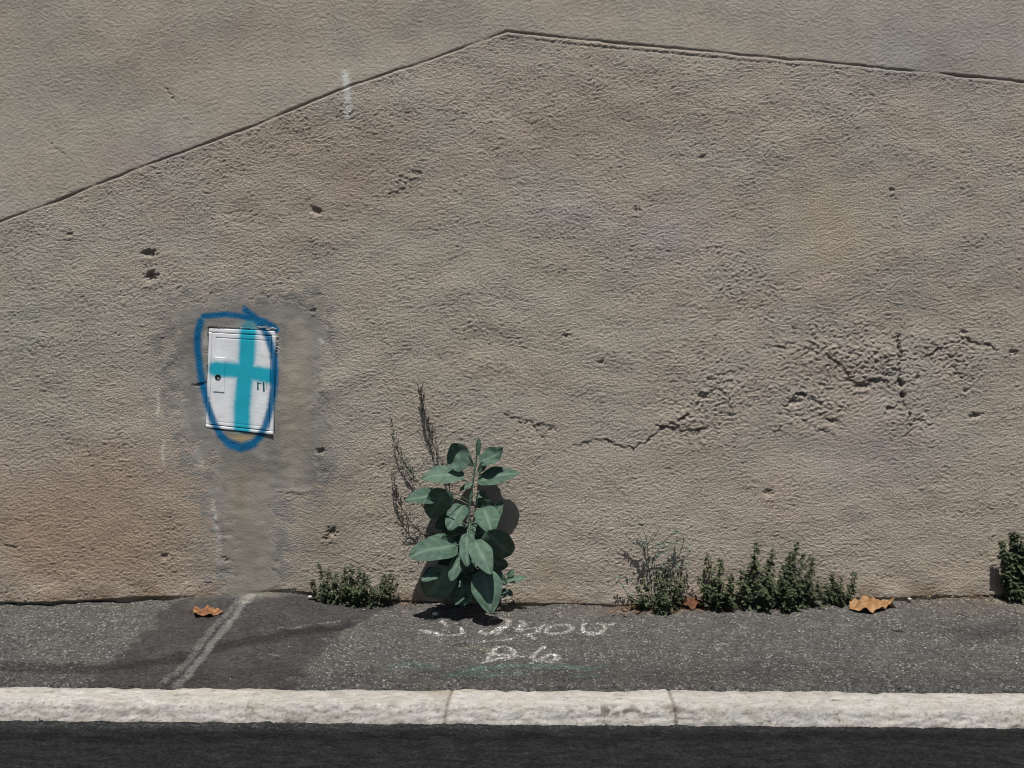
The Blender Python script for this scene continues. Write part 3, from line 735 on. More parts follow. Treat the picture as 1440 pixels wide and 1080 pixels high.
# four rails of the frame
cab_patch("frame", 0, 1, 1 - fr_b, 1, 0.002, cab, WHITE, 60, 5)
cab_patch("frame", 0, fr_l, fr_t, 1 - fr_b, 0.0, cab, WHITE, 6, 90)
cab_patch("frame", 1 - fr_r, 1, fr_t, 1 - fr_b, 0.001, cab, WHITE, 6, 90)
def door_relief(U, Wv):
    r = np.zeros(U.shape)
    def groove(d, a=0.0026, w=0.0055): return -a * np.exp(-(d / w) ** 2)
    inner = lambda a, b, c: sstep(a - .002, a + .002, c) * sstep(b + .002, b - .002, c)
    r += groove((Wv - 0.094) * 1.5) * inner(.115, .915, U)
    r += groove(U - 0.115, .0018) * inner(.094, .29, Wv) + groove(U - 0.110, .0018) * inner(.62, .92, Wv)
    r += groove(U - 0.915, .0010) * inner(.094, .92, Wv)
    r += groove((Wv - 0.93) * 1.5, .0012) * inner(.11, .915, U)
    r += 0.0012 * np.sin(U * 9) * np.sin(Wv * 23 + U * 4) * 0.4                  # slight dents in the sheet
    return r
gap_u, gap_w = 0.010, 0.0065
door = cab_patch("door", fr_l + gap_u, 1 - fr_r - gap_u, fr_t + gap_w, 1 - fr_b - gap_w, 0.003, cab, WHITE, 140, 200, door_relief)
def plate_relief(U, Wv): return -0.001 * np.exp(-((Wv - 0.49) / 0.004) ** 2) - 0.001 * np.exp(-((Wv - 0.30) / 0.004) ** 2)
cab_patch("lock_plate", 0.105, 0.265, 0.285, 0.635, 0.0062, door, WHITE, 40, 60, plate_relief, 0.006)
x, z, o_ = cabpt(np.array(0.165), np.array(0.487)); lx, lz, lo = float(x), float(z), float(o_) + 0.0063
def disc(x, y, z, r, t, n=20, x_scale=1.0):
    v = [(x + r * x_scale * math.cos(a), y - s_, z + r * math.sin(a)) for s_ in (0, t) for a in np.linspace(0, 2 * math.pi, n, endpoint=False)]
    v += [(x, y - t, z)]
    f = [(i, (i + 1) % n, n + (i + 1) % n, n + i) for i in range(n)] + [(n + i, n + (i + 1) % n, 2 * n) for i in range(n)]
    return v, f
v, f = disc(lx, -lo, lz, 0.0155, 0.0015); mesh_obj("lock", v, f, M_BLACK, door, smooth=False)
v, f = disc(lx + 0.003, -lo - 0.0015, lz - 0.006, 0.006, 0.002, 14); mesh_obj("lock_core", v, f, M_STEEL, door, smooth=False)
# black box behind the gaps, its colour standing in for shade
v, f = box(min(c0[0], c3[0]) + .006, max(c1[0], c2[0]) - .006, 0.004, 0.03, c2[1] + .012, c0[1] - .012)
mesh_obj("back_box", v, f, M_BLACK, cab, smooth=False)
# crumbly sealant along the top and sides
sv, sf = [], []
def seal(pa, pb, n, r, seed):
    q = random.Random(seed)
    for i in range(n):
        t = (i + q.random()) / n; a = W(*pa); b = W(*pb)
        x = a[0] + (b[0] - a[0]) * t; z = a[1] + (b[1] - a[1]) * t + q.uniform(-.004, .008)
        rr = r * q.uniform(.5, 1.4); k0 = len(sv)
        for dx, dy, dz in ((1, 0, 0), (0, 0, 1), (-1, 0, 0), (0, 0, -1), (0, -1, 0)):
            sv.append((x + dx * rr * q.uniform(1, 2.6), 0.001 + dy * rr * .9, z + dz * rr * q.uniform(.6, 1.3)))
        sf.extend([(k0 + 4, k0 + i2, k0 + (i2 + 1) % 4) for i2 in range(4)])
seal((300, 460), (340, 461), 60, .006, 1); seal((362, 461), (389, 464), 16, .005, 2); seal((291, 465), (289, 500), 12, .004, 3); seal((390, 470), (389, 500), 12, .004, 4)
o = mesh_obj("sealant", sv, sf, M_SEAL, cab); tag(o, kind="stuff")

# ------------------------------------------------------------------ plants
def tube(pts, r0, r1, n=6):
    v, f = [], []; P = [Vector(p) for p in pts]; m = len(P)
    for i, p in enumerate(P):
        d = (P[min(i + 1, m - 1)] - P[max(i - 1, 0)]).normalized()
        a = d.cross(Vector((0.31, 0.9, 0.2))).normalized(); b = d.cross(a)
        r = r0 + (r1 - r0) * i / max(m - 1, 1)
        for j in range(n):
            t = 2 * math.pi * j / n
            v.append(p + (a * math.cos(t) + b * math.sin(t)) * r)
    for i in range(m - 1):
        for j in range(n):
            f.append((i * n + j, i * n + (j + 1) % n, (i + 1) * n + (j + 1) % n, (i + 1) * n + j))
    v.append(P[-1]); q = len(v) - 1
    f += [((m - 1) * n + j, (m - 1) * n + (j + 1) % n, q) for j in range(n)]
    return v, f
def smoothline(pts, sub=6):
    P = [Vector(p) for p in pts]; out = []
    for i in range(len(P) - 1):
        p0, p1, p2, p3 = P[max(i - 1, 0)], P[i], P[i + 1], P[min(i + 2, len(P) - 1)]
        for s_ in range(sub):
            t = s_ / sub
            out.append(0.5 * ((2 * p1) + (p2 - p0) * t + (2 * p0 - 5 * p1 + 4 * p2 - p3) * t * t + (3 * p1 - p0 - 3 * p2 + p3) * t ** 3))
    return out + [P[-1]]
def blade(base, tip, width, hint, fold=0.15, droop=0.12, wave=0.05, wide=0.36, nt=16, nu=10, seed=0, roll=0.0, cup=0.0, tipcurl=0.0):
    q = random.Random(seed)
    base, tip = Vector(base), Vector(tip); a = tip - base; L = a.length
    s_ = a.cross(Vector(hint)).normalized(); n = s_.cross(a).normalized()
    ph, ph2 = q.uniform(0, 6), q.uniform(0, 6)
    e = math.log(0.5) / math.log(wide)
    v, f, vein = [], [], []
    for i in range(nt + 1):
        t = i / nt
        w = (max(0.0, math.sin(math.pi * t ** e)) ** 0.56) * (1 - 0.08 * t)
        w *= 1 + 0.05 * math.sin(9 * t + ph)
        if i in (0, nt): w = 0.02
        for j in range(nu + 1):
            u = -1 + 2 * j / nu
            lift = fold * abs(u) * w - cup * u * u * w
            z = (lift * width / 2 + wave * width * math.sin(7 * t + ph + (2 if u > 0 else 0)) * u * u * w
                 + droop * L * (4 * t * (1 - t) - 0.55 * t * t) + tipcurl * L * max(0, t - .5) ** 2 * 4 + 0.03 * width * math.sin(11 * t + ph2) * math.sin(5 * u + ph) + roll * width * max(0, u) ** 2 * w)
            back = -0.06 * L * abs(u) ** 1.5 * max(0, 1 - 3.5 * t)
            p = base + a * t + a.normalized() * back + s_ * (u * w * width / 2) + n * z
            v.append(p)
            side = abs(((t * 5.5 - abs(u) * 1.1) % 1.0) - 0.5)
            vein.append(max(0.75 * math.exp(-(u * 7) ** 2), 0.36 * max(0, 1 - side * 6)))
    for i in range(nt):
        for j in range(nu):
            k0 = i * (nu + 1) + j
            f.append((k0, k0 + 1, k0 + nu + 2, k0 + nu + 1))
    return v, f, vein

# --- the big leafy weed in front of the wall
weed = empty("leafy_weed", W3(660, 846, 0.06))
tag(weed, "tall weed with broad grey green leaves growing out of the foot of the wall", "weed")
stem_px = [(656, 848, .06), (656, 815, .085), (657, 780, .10), (659, 748, .10), (660, 715, .095), (663, 690, .088), (667, 665, .085), (670, 645, .083), (672, 628, .083)]
stem_pts = smoothline([W3(*p) for p in stem_px])
v, f = tube(stem_pts, .0105, .0035, 8); mesh_obj("stem", v, f, M_STEM, weed)
v, f = tube(smoothline([W3(652, 848, .07), W3(646, 825, .10), W3(636, 800, .16), W3(640, 775, .20)]), .006, .003, 7); mesh_obj("stem", v, f, M_STEM, weed)
v, f = tube(smoothline([W3(640, 848, .06), W3(640, 790, .07), W3(638, 740, .08), W3(636, 690, .08)]), .004, .002, 6); mesh_obj("stem", v, f, M_STEM, weed)
def stem_at(py):
    return min(stem_pts, key=lambda p: abs((HZ + (CAM_H - p.z) * F / (CAM_D + p.y)) - py))
UPF, FR, TOP = (0, -.6, .8), (0, -.85, .5), (0, -.25, 1)
#        base(px,py,out)    tip(px,py,out)    width hint fold droop wave roll stemy
LEAVES = [
 ((655, 656, 0.105), (630, 626, 0.110), .140, (0.1, -.85, .5), .10, .05, .08, 0.45, 668),
 ((650, 668, 0.105), (592, 672, 0.149), .130, (-.05, -.6, .8), .12, .10, .06, 0.0, 676),
 ((676, 649, 0.085), (711, 635, 0.090), .100, (.1, -.75, .6), .20, .05, .10, 0.4, 662),
 ((674, 677, 0.085), (730, 664, 0.095), .110, (.05, -.65, .75), .10, .10, .07, 0.0, 690),
 ((671, 641, 0.083), (673, 615, 0.083), .034, (0.5, -.8, .1), .30, .03, .02, 0.0, 645),
 ((665, 656, 0.088), (657, 640, 0.094), .030, (-.3, -.8, .3), .25, .03, .02, 0.0, 664),
 ((673, 664, 0.088), (684, 648, 0.094), .040, (.3, -.8, .4), .2, .03, .03, 0.0, 672),
 ((664, 680, 0.094), (646, 690, 0.105), .034, (0, -.7, .7), .2, .05, .03, 0.0, 690),
 ((656, 677, 0.055), (640, 674, 0.066), .040, (0, .3, .9), .1, .05, .03, 0.0, 684),
 ((682, 690, 0.077), (672, 700, 0.094), .040, (0, -.8, .5), .1, .05, .03, 0.0, 700),
 ((628, 699, 0.150), (569, 703, 0.260), .115, (-.05, -.6, .8), .12, .12, .05, 0.0, 712),
 ((627, 690, 0.275), (603, 728, 0.170), .140, (-.25, -.8, -.5), .05, .04, .05, 0.0, 705),
 ((650, 712, 0.154), (630, 745, 0.266), .110, (-.15, -.85, .45), .12, .08, .10, 0.0, 716),
 ((680, 716, 0.147), (692, 750, 0.278), .135, (.12, -.85, .45), .22, .14, .06, 0.0, 722),
 ((690, 735, 0.114), (707, 704, 0.075), .060, (-.2, -.7, -.3), .1, .05, .05, 0.0, 735),
 ((657, 752, 0.263), (657, 797, 0.360), .083, (-.1, -.9, .4), .12, .06, .06, 0.0, 742),
 ((668, 762, 0.300), (690, 807, 0.410), .112, (.15, -.85, .45), .12, .10, .05, 0.0, 750),
 ((640, 768, 0.240), (575, 781, 0.340), .160, (-.15, -.7, .7), .10, .10, .05, 0.0, 762),
 ((632, 755, 0.231), (618, 772, 0.240), .070, (.5, -.7, .2), .1, .05, .05, 0.0, 752),
 ((686, 748, 0.275), (720, 780, 0.185), .160, (.2, -.8, -.5), .15, .10, .08, 0.0, 756),
 ((645, 786, 0.280), (634, 817, 0.330), .072, (-.1, -.85, .45), .12, .07, .06, 0.0, 772),
 ((616, 803, 0.280), (593, 816, 0.330), .075, (-.2, -.8, .6), .1, .08, .05, 0.0, 792),
 ((630, 800, 0.300), (599, 840, 0.215), .175, (-.2, -.8, -.5), .1, .08, .05, 0.0, 800),
 ((680, 804, 0.270), (691, 862, 0.350), .155, (.08, -.90, .40), .22, .12, .04, 0.0, 795),
 # shaded leaves deeper in the crown
 ((640, 720, 0.084), (612, 742, 0.147), .13, (-.2, -.8, -.5), .1, .1, .06, 0.0, 726),
 ((672, 700, 0.066), (698, 722, 0.107), .10, (.2, -.8, -.5), .1, .1, .06, 0.0, 706),
 ((672, 742, 0.138), (708, 764, 0.190), .13, (.2, -.8, -.4), .1, .1, .06, 0.0, 746),
 ((660, 770, 0.160), (650, 806, 0.220), .14, (-.1, -.8, -.5), .1, .1, .06, 0.0, 772),
 ((674, 778, 0.140), (714, 796, 0.180), .14, (.2, -.8, -.5), .1, .1, .06, 0.0, 780),
 ((646, 750, 0.130), (606, 762, 0.200), .13, (-.1, -.7, -.5), .1, .1, .06, 0.0, 752),
 ((640, 800, 0.140), (604, 812, 0.200), .13, (-.1, -.8, -.5), .1, .1, .06, 0.0, 806),
 ((670, 808, 0.120), (704, 836, 0.180), .14, (.2, -.8, -.5), .1, .1, .06, 0.0, 812),
 ((650, 812, 0.180), (652, 852, 0.260), .15, (0, -.8, -.5), .1, .1, .06, 0.0, 814),
 ((648, 735, 0.081), (626, 765, 0.130), .12, (-.3, -.4, -.2), .1, .1, .05, 0.0, 740),
 ((668, 735, 0.089), (694, 770, 0.140), .13, (.3, -.4, -.2), .1, .1, .05, 0.0, 742),
 ((668, 770, 0.120), (706, 800, 0.150), .12, (.4, -.5, .1), .1, .1, .05, 0.0, 772),
 ((650, 785, 0.100), (612, 806, 0.140), .13, (-.3, -.5, -.1), .1, .1, .05, 0.0, 788),
 ((648, 805, 0.160), (628, 842, 0.220), .12, (-.2, -.6, -.2), .1, .1, .05, 0.0, 806),
 ((664, 805, 0.140), (668, 845, 0.200), .13, (.2, -.6, -.2), .1, .1, .05, 0.0, 808),
 ((670, 790, 0.100), (712, 822, 0.120), .11, (.4, -.5, -.2), .1, .1, .05, 0.0, 794),
 ((640, 815, 0.100), (598, 826, 0.160), .10, (-.3, -.5, .2), .1, .1, .05, 0.0, 820),
 ((656, 825, 0.180), (640, 850, 0.280), .09, (-.2, -.6, .5), .1, .1, .05, 0.0, 828),
 ((660, 740, 0.170), (650, 762, 0.240), .07, (0, -.4, -.5), .1, .1, .05, 0.0, 738),
]
for i, (b, t, w, hint, fold, droop, wave, roll, sy) in enumerate(LEAVES):
    B, Tp = W3(*b), W3(*t)
    v, f, ve = blade(B, Tp, w, hint, fold, droop * 0.6, wave, 0.38 if w > .05 else .45, 20 if w > .05 else 10, 12 if w > .05 else 6, i + 3, 0.0, 0.0, roll)
    lf = mesh_obj("leaf", v, f, M_LEAF, weed, attrs={"vein": ve})
    st = stem_at(sy); mid = (st + B) * 0.5 + Vector((0, -.01, .012))
    v, f = tube(smoothline([st, mid, B, B + (Tp - B) * .18], 4), .0026, .0014, 5)
    mesh_obj("petiole", v, f, M_PETIOLE, lf)

# --- small leaves for the ragged weeds, many to a mesh
class Foliage:
    def __init__(s): s.v, s.f, s.a = [], [], []
    def leaf(s, p, d, L, wd, nrm):
        d = d.normalized(); sd = d.cross(nrm)
        if sd.length < 1e-4: sd = d.cross(Vector((.3, .8, .5)))
        sd.normalize(); n = sd.cross(d); k0 = len(s.v)
        tip = p + d * L - n * L * .12
        for q in (p, p + d * L * .35 + sd * wd * .5 + n * wd * .12, p + d * L * .7 + sd * wd * .36 + n * wd * .05, tip, p + d * L * .7 - sd * wd * .36 + n * wd * .05, p + d * L * .35 - sd * wd * .5 + n * wd * .12, p + d * L * .5):
            s.v.append(q)
        s.f += [(k0, k0 + 1, k0 + 6), (k0 + 1, k0 + 2, k0 + 6), (k0 + 2, k0 + 3, k0 + 6), (k0 + 3, k0 + 4, k0 + 6), (k0 + 4, k0 + 5, k0 + 6), (k0 + 5, k0, k0 + 6)]
    def twig(s, pts, r0, r1, n=4):
        k0 = len(s.v); v, f = tube(pts, r0, r1, n); s.v += v; s.f += [tuple(i + k0 for i in q) for q in f]
    def build(s, name, mat, parent, kind="stuff"):
        o = mesh_obj(name, s.v, s.f, mat, parent, smooth=False, attrs={"vein": [0.0] * len(s.v)})
        if kind: o["kind"] = kind
        return o
def ground_h(px):
    return (848 - float(np.interp(px, FX, FY))) / S
def spire(root, base, top, q, spread, L0, dens, mat, smat, bare=0.12, droopy=0.5, side_tw=True):
    """one shoot: a stem with whorls of small drooping leaves, fuller towards the foot"""
    base, top = Vector(base), Vector(top); h = (top - base).length
    bend = Vector((q.uniform(-.03, .03), q.uniform(-.03, .01), 0)) * (h / .25)
    pts = smoothline([base, base.lerp(top, .4) + bend, base.lerp(top, .75) + bend * .6, top], 5)
    v, f = tube(pts, .0028, .0012, 5)
    st = mesh_obj("shoot", v, f, smat, root)
    F_ = Foliage()
    n = int(dens * 1.2 * h / .012) + 7
    for i in range(n):
        t = bare + (1 - bare) * (i + q.random()) / n
        p = pts[min(int(t * (len(pts) - 1)), len(pts) - 1)]
        rad = spread * (1.06 - t) ** 0.85 * q.uniform(.1, 1)
        ph = q.uniform(0, 6.283)
        out = Vector((math.cos(ph), math.sin(ph) * .8, 0))
        c = p + out * rad + Vector((0, 0, q.uniform(-.012, .012)))
        if c.y > -.012: c.y = -.012 - q.random() * .01
        if rad > .02 and side_tw: F_.twig([p, p.lerp(c, .6) + Vector((0, 0, .004)), c], .0011, .0007, 3)
        for k_ in range(q.choice((2, 3, 3, 4))):
            ph2 = q.uniform(0, 6.283)
            d = Vector((math.cos(ph2), math.sin(ph2) - .15, q.uniform(-droopy - .35, .55 - droopy * .4)))
            L = L0 * 1.3 * q.uniform(.6, 1.15) * (1.1 - .45 * t)
            F_.leaf(c + Vector((q.uniform(-1, 1), q.uniform(-1, 1), q.uniform(-1, 1))) * .006, d, L, L * q.uniform(.42, .58), Vector((q.uniform(-.4, .4), q.uniform(-.6, 0), 1)))
    F_.build("foliage", mat, st)
def clump(name, label, cat, shoots, px0, seed, L0=.024, spread=.05, dens=1.7, mat=M_PELL, smat=M_PELLSTEM, group=None, low=()):
    q = random.Random(seed)
    root = empty(name, (W3(px0, 848, .05).x, -.05, ground_h(px0)))
    tag(root, label, cat, group)
    for bx, tx, ty, o0, o1 in shoots:
        b = W3(bx, 850, o0); b.z = ground_h(bx) - .005
        spire(root, b, W3(tx, ty, o1), q, spread * q.uniform(.8, 1.2), L0, dens, mat, smat)
    for bx, tx, ty, o0, o1 in low:
        b = W3(bx, 850, o0); b.z = ground_h(bx) - .005
        spire(root, b, W3(tx, ty, o1), q, spread * .9, L0 * .95, dens * 1.15, mat, smat, 0.0, .35)
    for i in range(int(len(shoots) * 1.2)):
        bx = q.choice(shoots)[0] + q.uniform(-4, 4); s_ = q.choice((-1, 1)); h = q.uniform(16, 42)
        b = W3(bx, 850, .05); b.z = ground_h(bx) - .005
        spire(root, b, W3(bx + s_ * q.uniform(10, 26), 846 - h, .05 + q.uniform(0, .05)), q, spread * .5, L0 * .85, dens * .7, mat, smat, .2, .7)
    for i in range(3):
        bx = q.choice(shoots)[0]; b = W3(bx, 848, .05)
        e = W3(bx + q.uniform(-26, 26), 848 - q.uniform(40, 80), .06)
        v, f = tube(smoothline([b, b.lerp(e, .5) + Vector((q.uniform(-.02, .02), -.01, .01)), e], 5), .0013, .0006, 4)
        mesh_obj("dry_stem", v, f, M_LITTER, root)
    return root
clump("pellitory_clump", "low dark green bushy weed at the wall foot right of the cement strip", "weed",
      [(462, 450, 795, .05, .06), (466, 462, 799, .06, .08), (485, 486, 797, .05, .06), (492, 496, 796, .06, .09), (500, 506, 800, .05, .07), (480, 472, 808, .07, .12), (512, 514, 806, .05, .07), (532, 541, 808, .05, .06), (536, 546, 811, .05, .05), (452, 440, 814, .05, .05)],
      490, 3, .021, .035, 1.5, low=[(470, 455, 828, .07, .10), (490, 485, 824, .08, .13), (505, 512, 826, .07, .11), (520, 526, 826, .06, .09), (498, 500, 830, .09, .14)])
clump("pellitory_clump", "upright green weed with two short spires next to the wispy weed", "weed",
      [(1000, 994, 779, .06, .06), (1012, 1015, 785, .06, .07), (1005, 983, 812, .06, .07), (1020, 1028, 806, .06, .08)], 1008, 5, .022, .05, 1.7,
      low=[(1000, 990, 825, .08, .11), (1015, 1012, 815, .08, .12), (1010, 1005, 828, .1, .15), (1028, 1030, 822, .08, .12), (1022, 1020, 832, .1, .16)])
clump("pellitory_clump", "largest and tallest bushy green weed, several leafy spires, right half of the wall foot", "weed",
      [(1060, 1066, 762, .06, .06), (1064, 1060, 790, .08, .09), (1085, 1087, 771, .06, .07), (1078, 1076, 796, .08, .10), (1120, 1122, 761, .06, .06), (1116, 1112, 778, .07, .09), (1128, 1130, 776, .06, .08), (1136, 1143, 783, .06, .06), (1046, 1042, 800, .06, .07), (1100, 1100, 794, .08, .11)],
      1095, 7, .024, .055, 1.8, low=[(1050, 1044, 818, .09, .13), (1065, 1064, 815, .1, .15), (1082, 1084, 816, .1, .16), (1100, 1102, 815, .1, .16), (1118, 1120, 815, .1, .15), (1132, 1138, 816, .09, .12), (1075, 1072, 830, .12, .19), (1108, 1112, 830, .12, .19), (1142, 1150, 818, .07, .09)])
clump("pellitory_clump", "smallest round green weed tuft beside the large orange dead leaf", "weed",
      [(1178, 1183, 812, .05, .06), (1180, 1176, 820, .06, .08), (1186, 1194, 822, .05, .06), (1168, 1163, 824, .05, .06), (1166, 1172, 806, .04, .05)], 1180, 9, .020, .032, 1.6, low=[(1182, 1184, 828, .07, .1)])
clump("pellitory_clump", "dark drooping leafy weed cut by the right edge of the view", "weed",
      [(1432, 1422, 748, .035, .07), (1436, 1432, 750, .04, .08), (1432, 1408, 762, .035, .08), (1446, 1450, 742, .035, .07), (1440, 1438, 770, .03, .06), (1456, 1464, 750, .035, .07), (1470, 1486, 765, .035, .07), (1428, 1412, 806, .035, .08), (1460, 1462, 790, .03, .07)], 1444, 13, .034, .03, 1.6,
      low=[(1425, 1418, 814, .03, .06), (1440, 1440, 808, .03, .07), (1462, 1464, 812, .03, .07), (1480, 1484, 815, .03, .06)])

# wispy weed: wiry stems, sparse bluish leaves above a darker leafy foot
q = random.Random(23)
wisp = empty("wispy_weed", (W3(918, 848, .05).x, -.05, ground_h(918)))
tag(wisp, "wispy weed with bare wiry twigs and a bluish tuft left of the green spires", "weed")
WST = [[(918, 846), (914, 812), (908, 785), (903, 762), (893, 745), (871, 732)], [(912, 800), (910, 765), (905, 745), (897, 732)], [(905, 770), (920, 755), (928, 744)], [(922, 846), (938, 800), (955, 780), (961, 762), (958, 750), (948, 746)],
       [(930, 825), (945, 790), (950, 765), (966, 750)], [(908, 775), (924, 766), (945, 762)], [(918, 846), (900, 830), (885, 815), (868, 812)], [(912, 838), (884, 835), (872, 820), (862, 822)], [(920, 840), (950, 805), (968, 778), (972, 774)], [(905, 765), (893, 765), (880, 752)], [(930, 765), (945, 752), (952, 748)], [(925, 835), (962, 800), (980, 806)]]
for st_px in WST:
    o_ = q.uniform(.05, .07)
    P = smoothline([W3(x, y, o_ + .004 * i) for i, (x, y) in enumerate(st_px)], 4)
    v, f = tube(P, .0022, .0009, 4); st = mesh_obj("twig", v, f, M_GREENSTALK, wisp)
    F_ = Foliage()
    for i in range(12):
        p = P[q.randrange(len(P) // 3, len(P))]
        ph = q.uniform(0, 6.28); d = Vector((math.cos(ph), math.sin(ph) * .6, q.uniform(-.3, .9)))
        L = q.uniform(.010, .020); F_.leaf(p, d, L, L * .45, Vector((0, -.5, 1)))
    F_.build("foliage", M_BLUEWEED, st)
F_ = Foliage()
for (cx, cy, rx, ry, n) in [(905, 766, 9, 8, 34), (940, 772, 16, 13, 44), (930, 785, 10, 16, 20), (960, 790, 12, 16, 30)]:
    for i in range(n):
        p = W3(cx + q.gauss(0, rx * .6), cy + q.gauss(0, ry * .6), q.uniform(.06, .10)); ph = q.uniform(0, 6.28)
        L = q.uniform(.012, .022); F_.leaf(p, Vector((math.cos(ph), math.sin(ph), q.uniform(-.4, .8))), L, L * .45, Vector((0, -.4, 1)))
F_.build("foliage", M_BLUEWEED, wisp)
for bx, tx, ty, o0, o1 in [(925, 922, 800, .06, .08), (935, 938, 796, .06, .09), (915, 905, 815, .06, .09), (945, 958, 800, .06, .07), (920, 895, 822, .07, .1), (928, 930, 815, .09, .14), (940, 948, 812, .08, .12), (910, 900, 836, .08, .13), (922, 926, 832, .11, .17), (950, 965, 815, .06, .07), (905, 885, 838, .06, .09), (935, 935, 840, .12, .17)]:
    b = W3(bx, 850, o0); b.z = ground_h(bx) - .005
    spire(wisp, b, W3(tx, ty, o1), q, .045, .020, 1.5, M_PELL, M_PELLSTEM, .05)

# withered stalks behind the big weed: each with its own bare side shoots
def stalkweed(label, line, dense, mat, seed, r=.0030, base_out=.042):
    q = random.Random(seed)
    bx, by = line[0]
    root = empty("withered_stalk", W3(bx, by, base_out)); tag(root, label, "weed stalk", "withered stalks behind the broad leaved weed")
    P = smoothline([W3(x, y, base_out + .001 * i) for i, (x, y) in enumerate(line)], 7)
    v, f = tube(P, r, r * .45, 6); st = mesh_obj("stem", v, f, mat, root)
    F_ = Foliage()
    for (t0, t1, n, l0, l1, up) in dense:
        for i in range(n):
            t = q.uniform(t0, t1); k_ = min(int(t * (len(P) - 1)), len(P) - 2)
            p = P[k_]; d = (P[k_ + 1] - P[k_]).normalized()
            ph = q.uniform(0, 6.28); o_ = Vector((math.cos(ph), .6 * math.sin(ph), 0))
            L = q.uniform(l0, l1) * 1.6; e = p + (o_ * (1 - up * .85) + d * up * .85).normalized() * L
            m_ = p.lerp(e, .5) + o_ * L * .16
            e = e + Vector((0, 0, L * .2))
            F_.twig([p, m_, e], .0017, .0009, 3)
            if q.random() < .55:
                for _ in range(2):
                    F_.leaf(m_.lerp(e, q.random()), (e - m_) + Vector((q.uniform(-1, 1), q.uniform(-1, 1), q.uniform(-1, 1))) * L * .4, q.uniform(.008, .016), .0055, Vector((0, -1, .2)))
    F_.build("seed_heads", mat, st)
stalkweed("tallest withered stalk, bushy dark tip, rising behind the top leaves", [(644, 846), (641, 790), (636, 720), (628, 665), (612, 632), (603, 605), (596, 575), (591, 546)],
          [(.64, .97, 62, .012, .030, .80), (.45, .72, 26, .025, .055, .35), (.9, 1, 12, .008, .016, .7)], M_DRYSTALK, 41)
stalkweed("thin green stalk leaning left with a bare tip, left of the leaves", [(640, 846), (632, 770), (618, 720), (597, 690), (577, 662), (560, 635), (554, 612), (551, 588)],
          [(.5, .86, 34, .010, .026, .72), (.86, 1, 8, .008, .014, .6), (.3, .6, 12, .02, .05, .5)], M_GREENSTALK, 43)
stalkweed("shortest withered stalk, curving out low on the left of the leaves", [(636, 846), (628, 790), (612, 763), (596, 752), (580, 737), (567, 718), (558, 697), (553, 664)],
          [(.76, .99, 40, .008, .024, .74), (.28, .75, 44, .022, .055, .30)], M_DRYSTALK, 47)

# seedling to the right of the big weed
q = random.Random(61)
seed_ = empty("seedling", (W3(713, 846, .08).x, -.08, 0)); tag(seed_, "tiny light green seedling with four leaves right of the tall broad leaved weed", "seedling")
P = smoothline([W3(711, 850, .08), W3(712, 835, .085), W3(713, 818, .09), W3(714, 808, .09)], 4)
v, f = tube(P, .0022, .0012, 5); mesh_obj("stem", v, f, M_STEM, seed_)
for b, t, w, h in [((713, 817, .09), (741, 813, .12), .050, (.1, -.6, .8)), ((712, 820, .09), (700, 808, .10), .040, (-.1, -.7, .7)), ((714, 811, .09), (723, 800, .09), .034, (.2, -.8, .4)), ((712, 828, .09), (705, 842, .11), .040, (-.2, -.8, .4)), ((713, 830, .09), (721, 838, .11), .030, (0, -.8, .4))]:
    v, f, ve = blade(W3(*b), W3(*t), w, h, .15, .05, .05, .4, 10, 6, int(w * 999))
    mesh_obj("leaf", v, f, M_LEAF, seed_, attrs={"vein": ve})

# ------------------------------------------------------------------ fallen leaves, litter and pebbles
def dead_leaf(name, label, c, L, Wd, rot, mat, seed, lobes, crumple, arch):
    q = random.Random(seed); root_z = c[2]
    v, f, ve = [], [], []; nr, na = 9, 48
    ph = [q.uniform(0, 6.28) for _ in range(8)]
    for i in range(nr + 1):
        for j in range(na):
            a = 2 * math.pi * j / na
            rad = 1.0
            for (la, lw, lh) in lobes:
                dd = (a - la + math.pi) % (2 * math.pi) - math.pi
                rad += lh * math.exp(-(dd / lw) ** 2)
            rad += .025 * math.sin(11 * a + ph[0]) + .02 * math.sin(17 * a + ph[1])
            rr = rad * i / nr
            x, y = rr * math.cos(a) * L / 2, rr * math.sin(a) * Wd / 2
            un, vn = x / (L / 2), y / (Wd / 2)
            z = arch * max(0, 1 - .8 * un * un) * max(0.0, 1 - .55 * vn * vn) + crumple * (math.sin(6 * un + 3 * vn + ph[2]) * .5 + math.sin(9 * vn - 4 * un + ph[3]) * .35 + math.sin(14 * un + ph[4]) * .18 + .5 * abs(math.sin(7 * un + 2 * vn + ph[5]))) * (0.35 + .65 * i / nr)
            z += crumple * 1.1 * (rr > .8) * math.sin(5 * a + ph[6]) * (rr - .8)
            z = max(z, -.0) + .004
            cr, sr = math.cos(rot), math.sin(rot)
            v.append(Vector((c[0] + x * cr - y * sr, c[1] + x * sr + y * cr, root_z + z)))
            d5 = min(abs((a - la + math.pi) % (2 * math.pi) - math.pi) for la, _, _ in lobes)
            ve.append(.8 * math.exp(-(d5 * max(rr, .05) * 9) ** 2) * (1 if i else 1))
    for i in range(nr):
        for j in range(na):
            f.append((i * na + j, i * na + (j + 1) % na, (i + 1) * na + (j + 1) % na, (i + 1) * na + j))
    root = empty(name, c); tag(root, label, "dead leaf")
    mesh_obj("blade", v, f, mat, root, attrs={"vein": ve})
    return root
def gpt(px, py, dz=0.0):
    x, y = G(px, py); t = np.clip(-y / .94, 0, 1)
    return Vector((x, y, ground_h(px) * max(0, 1 - t * 1.15) + .002 + dz))
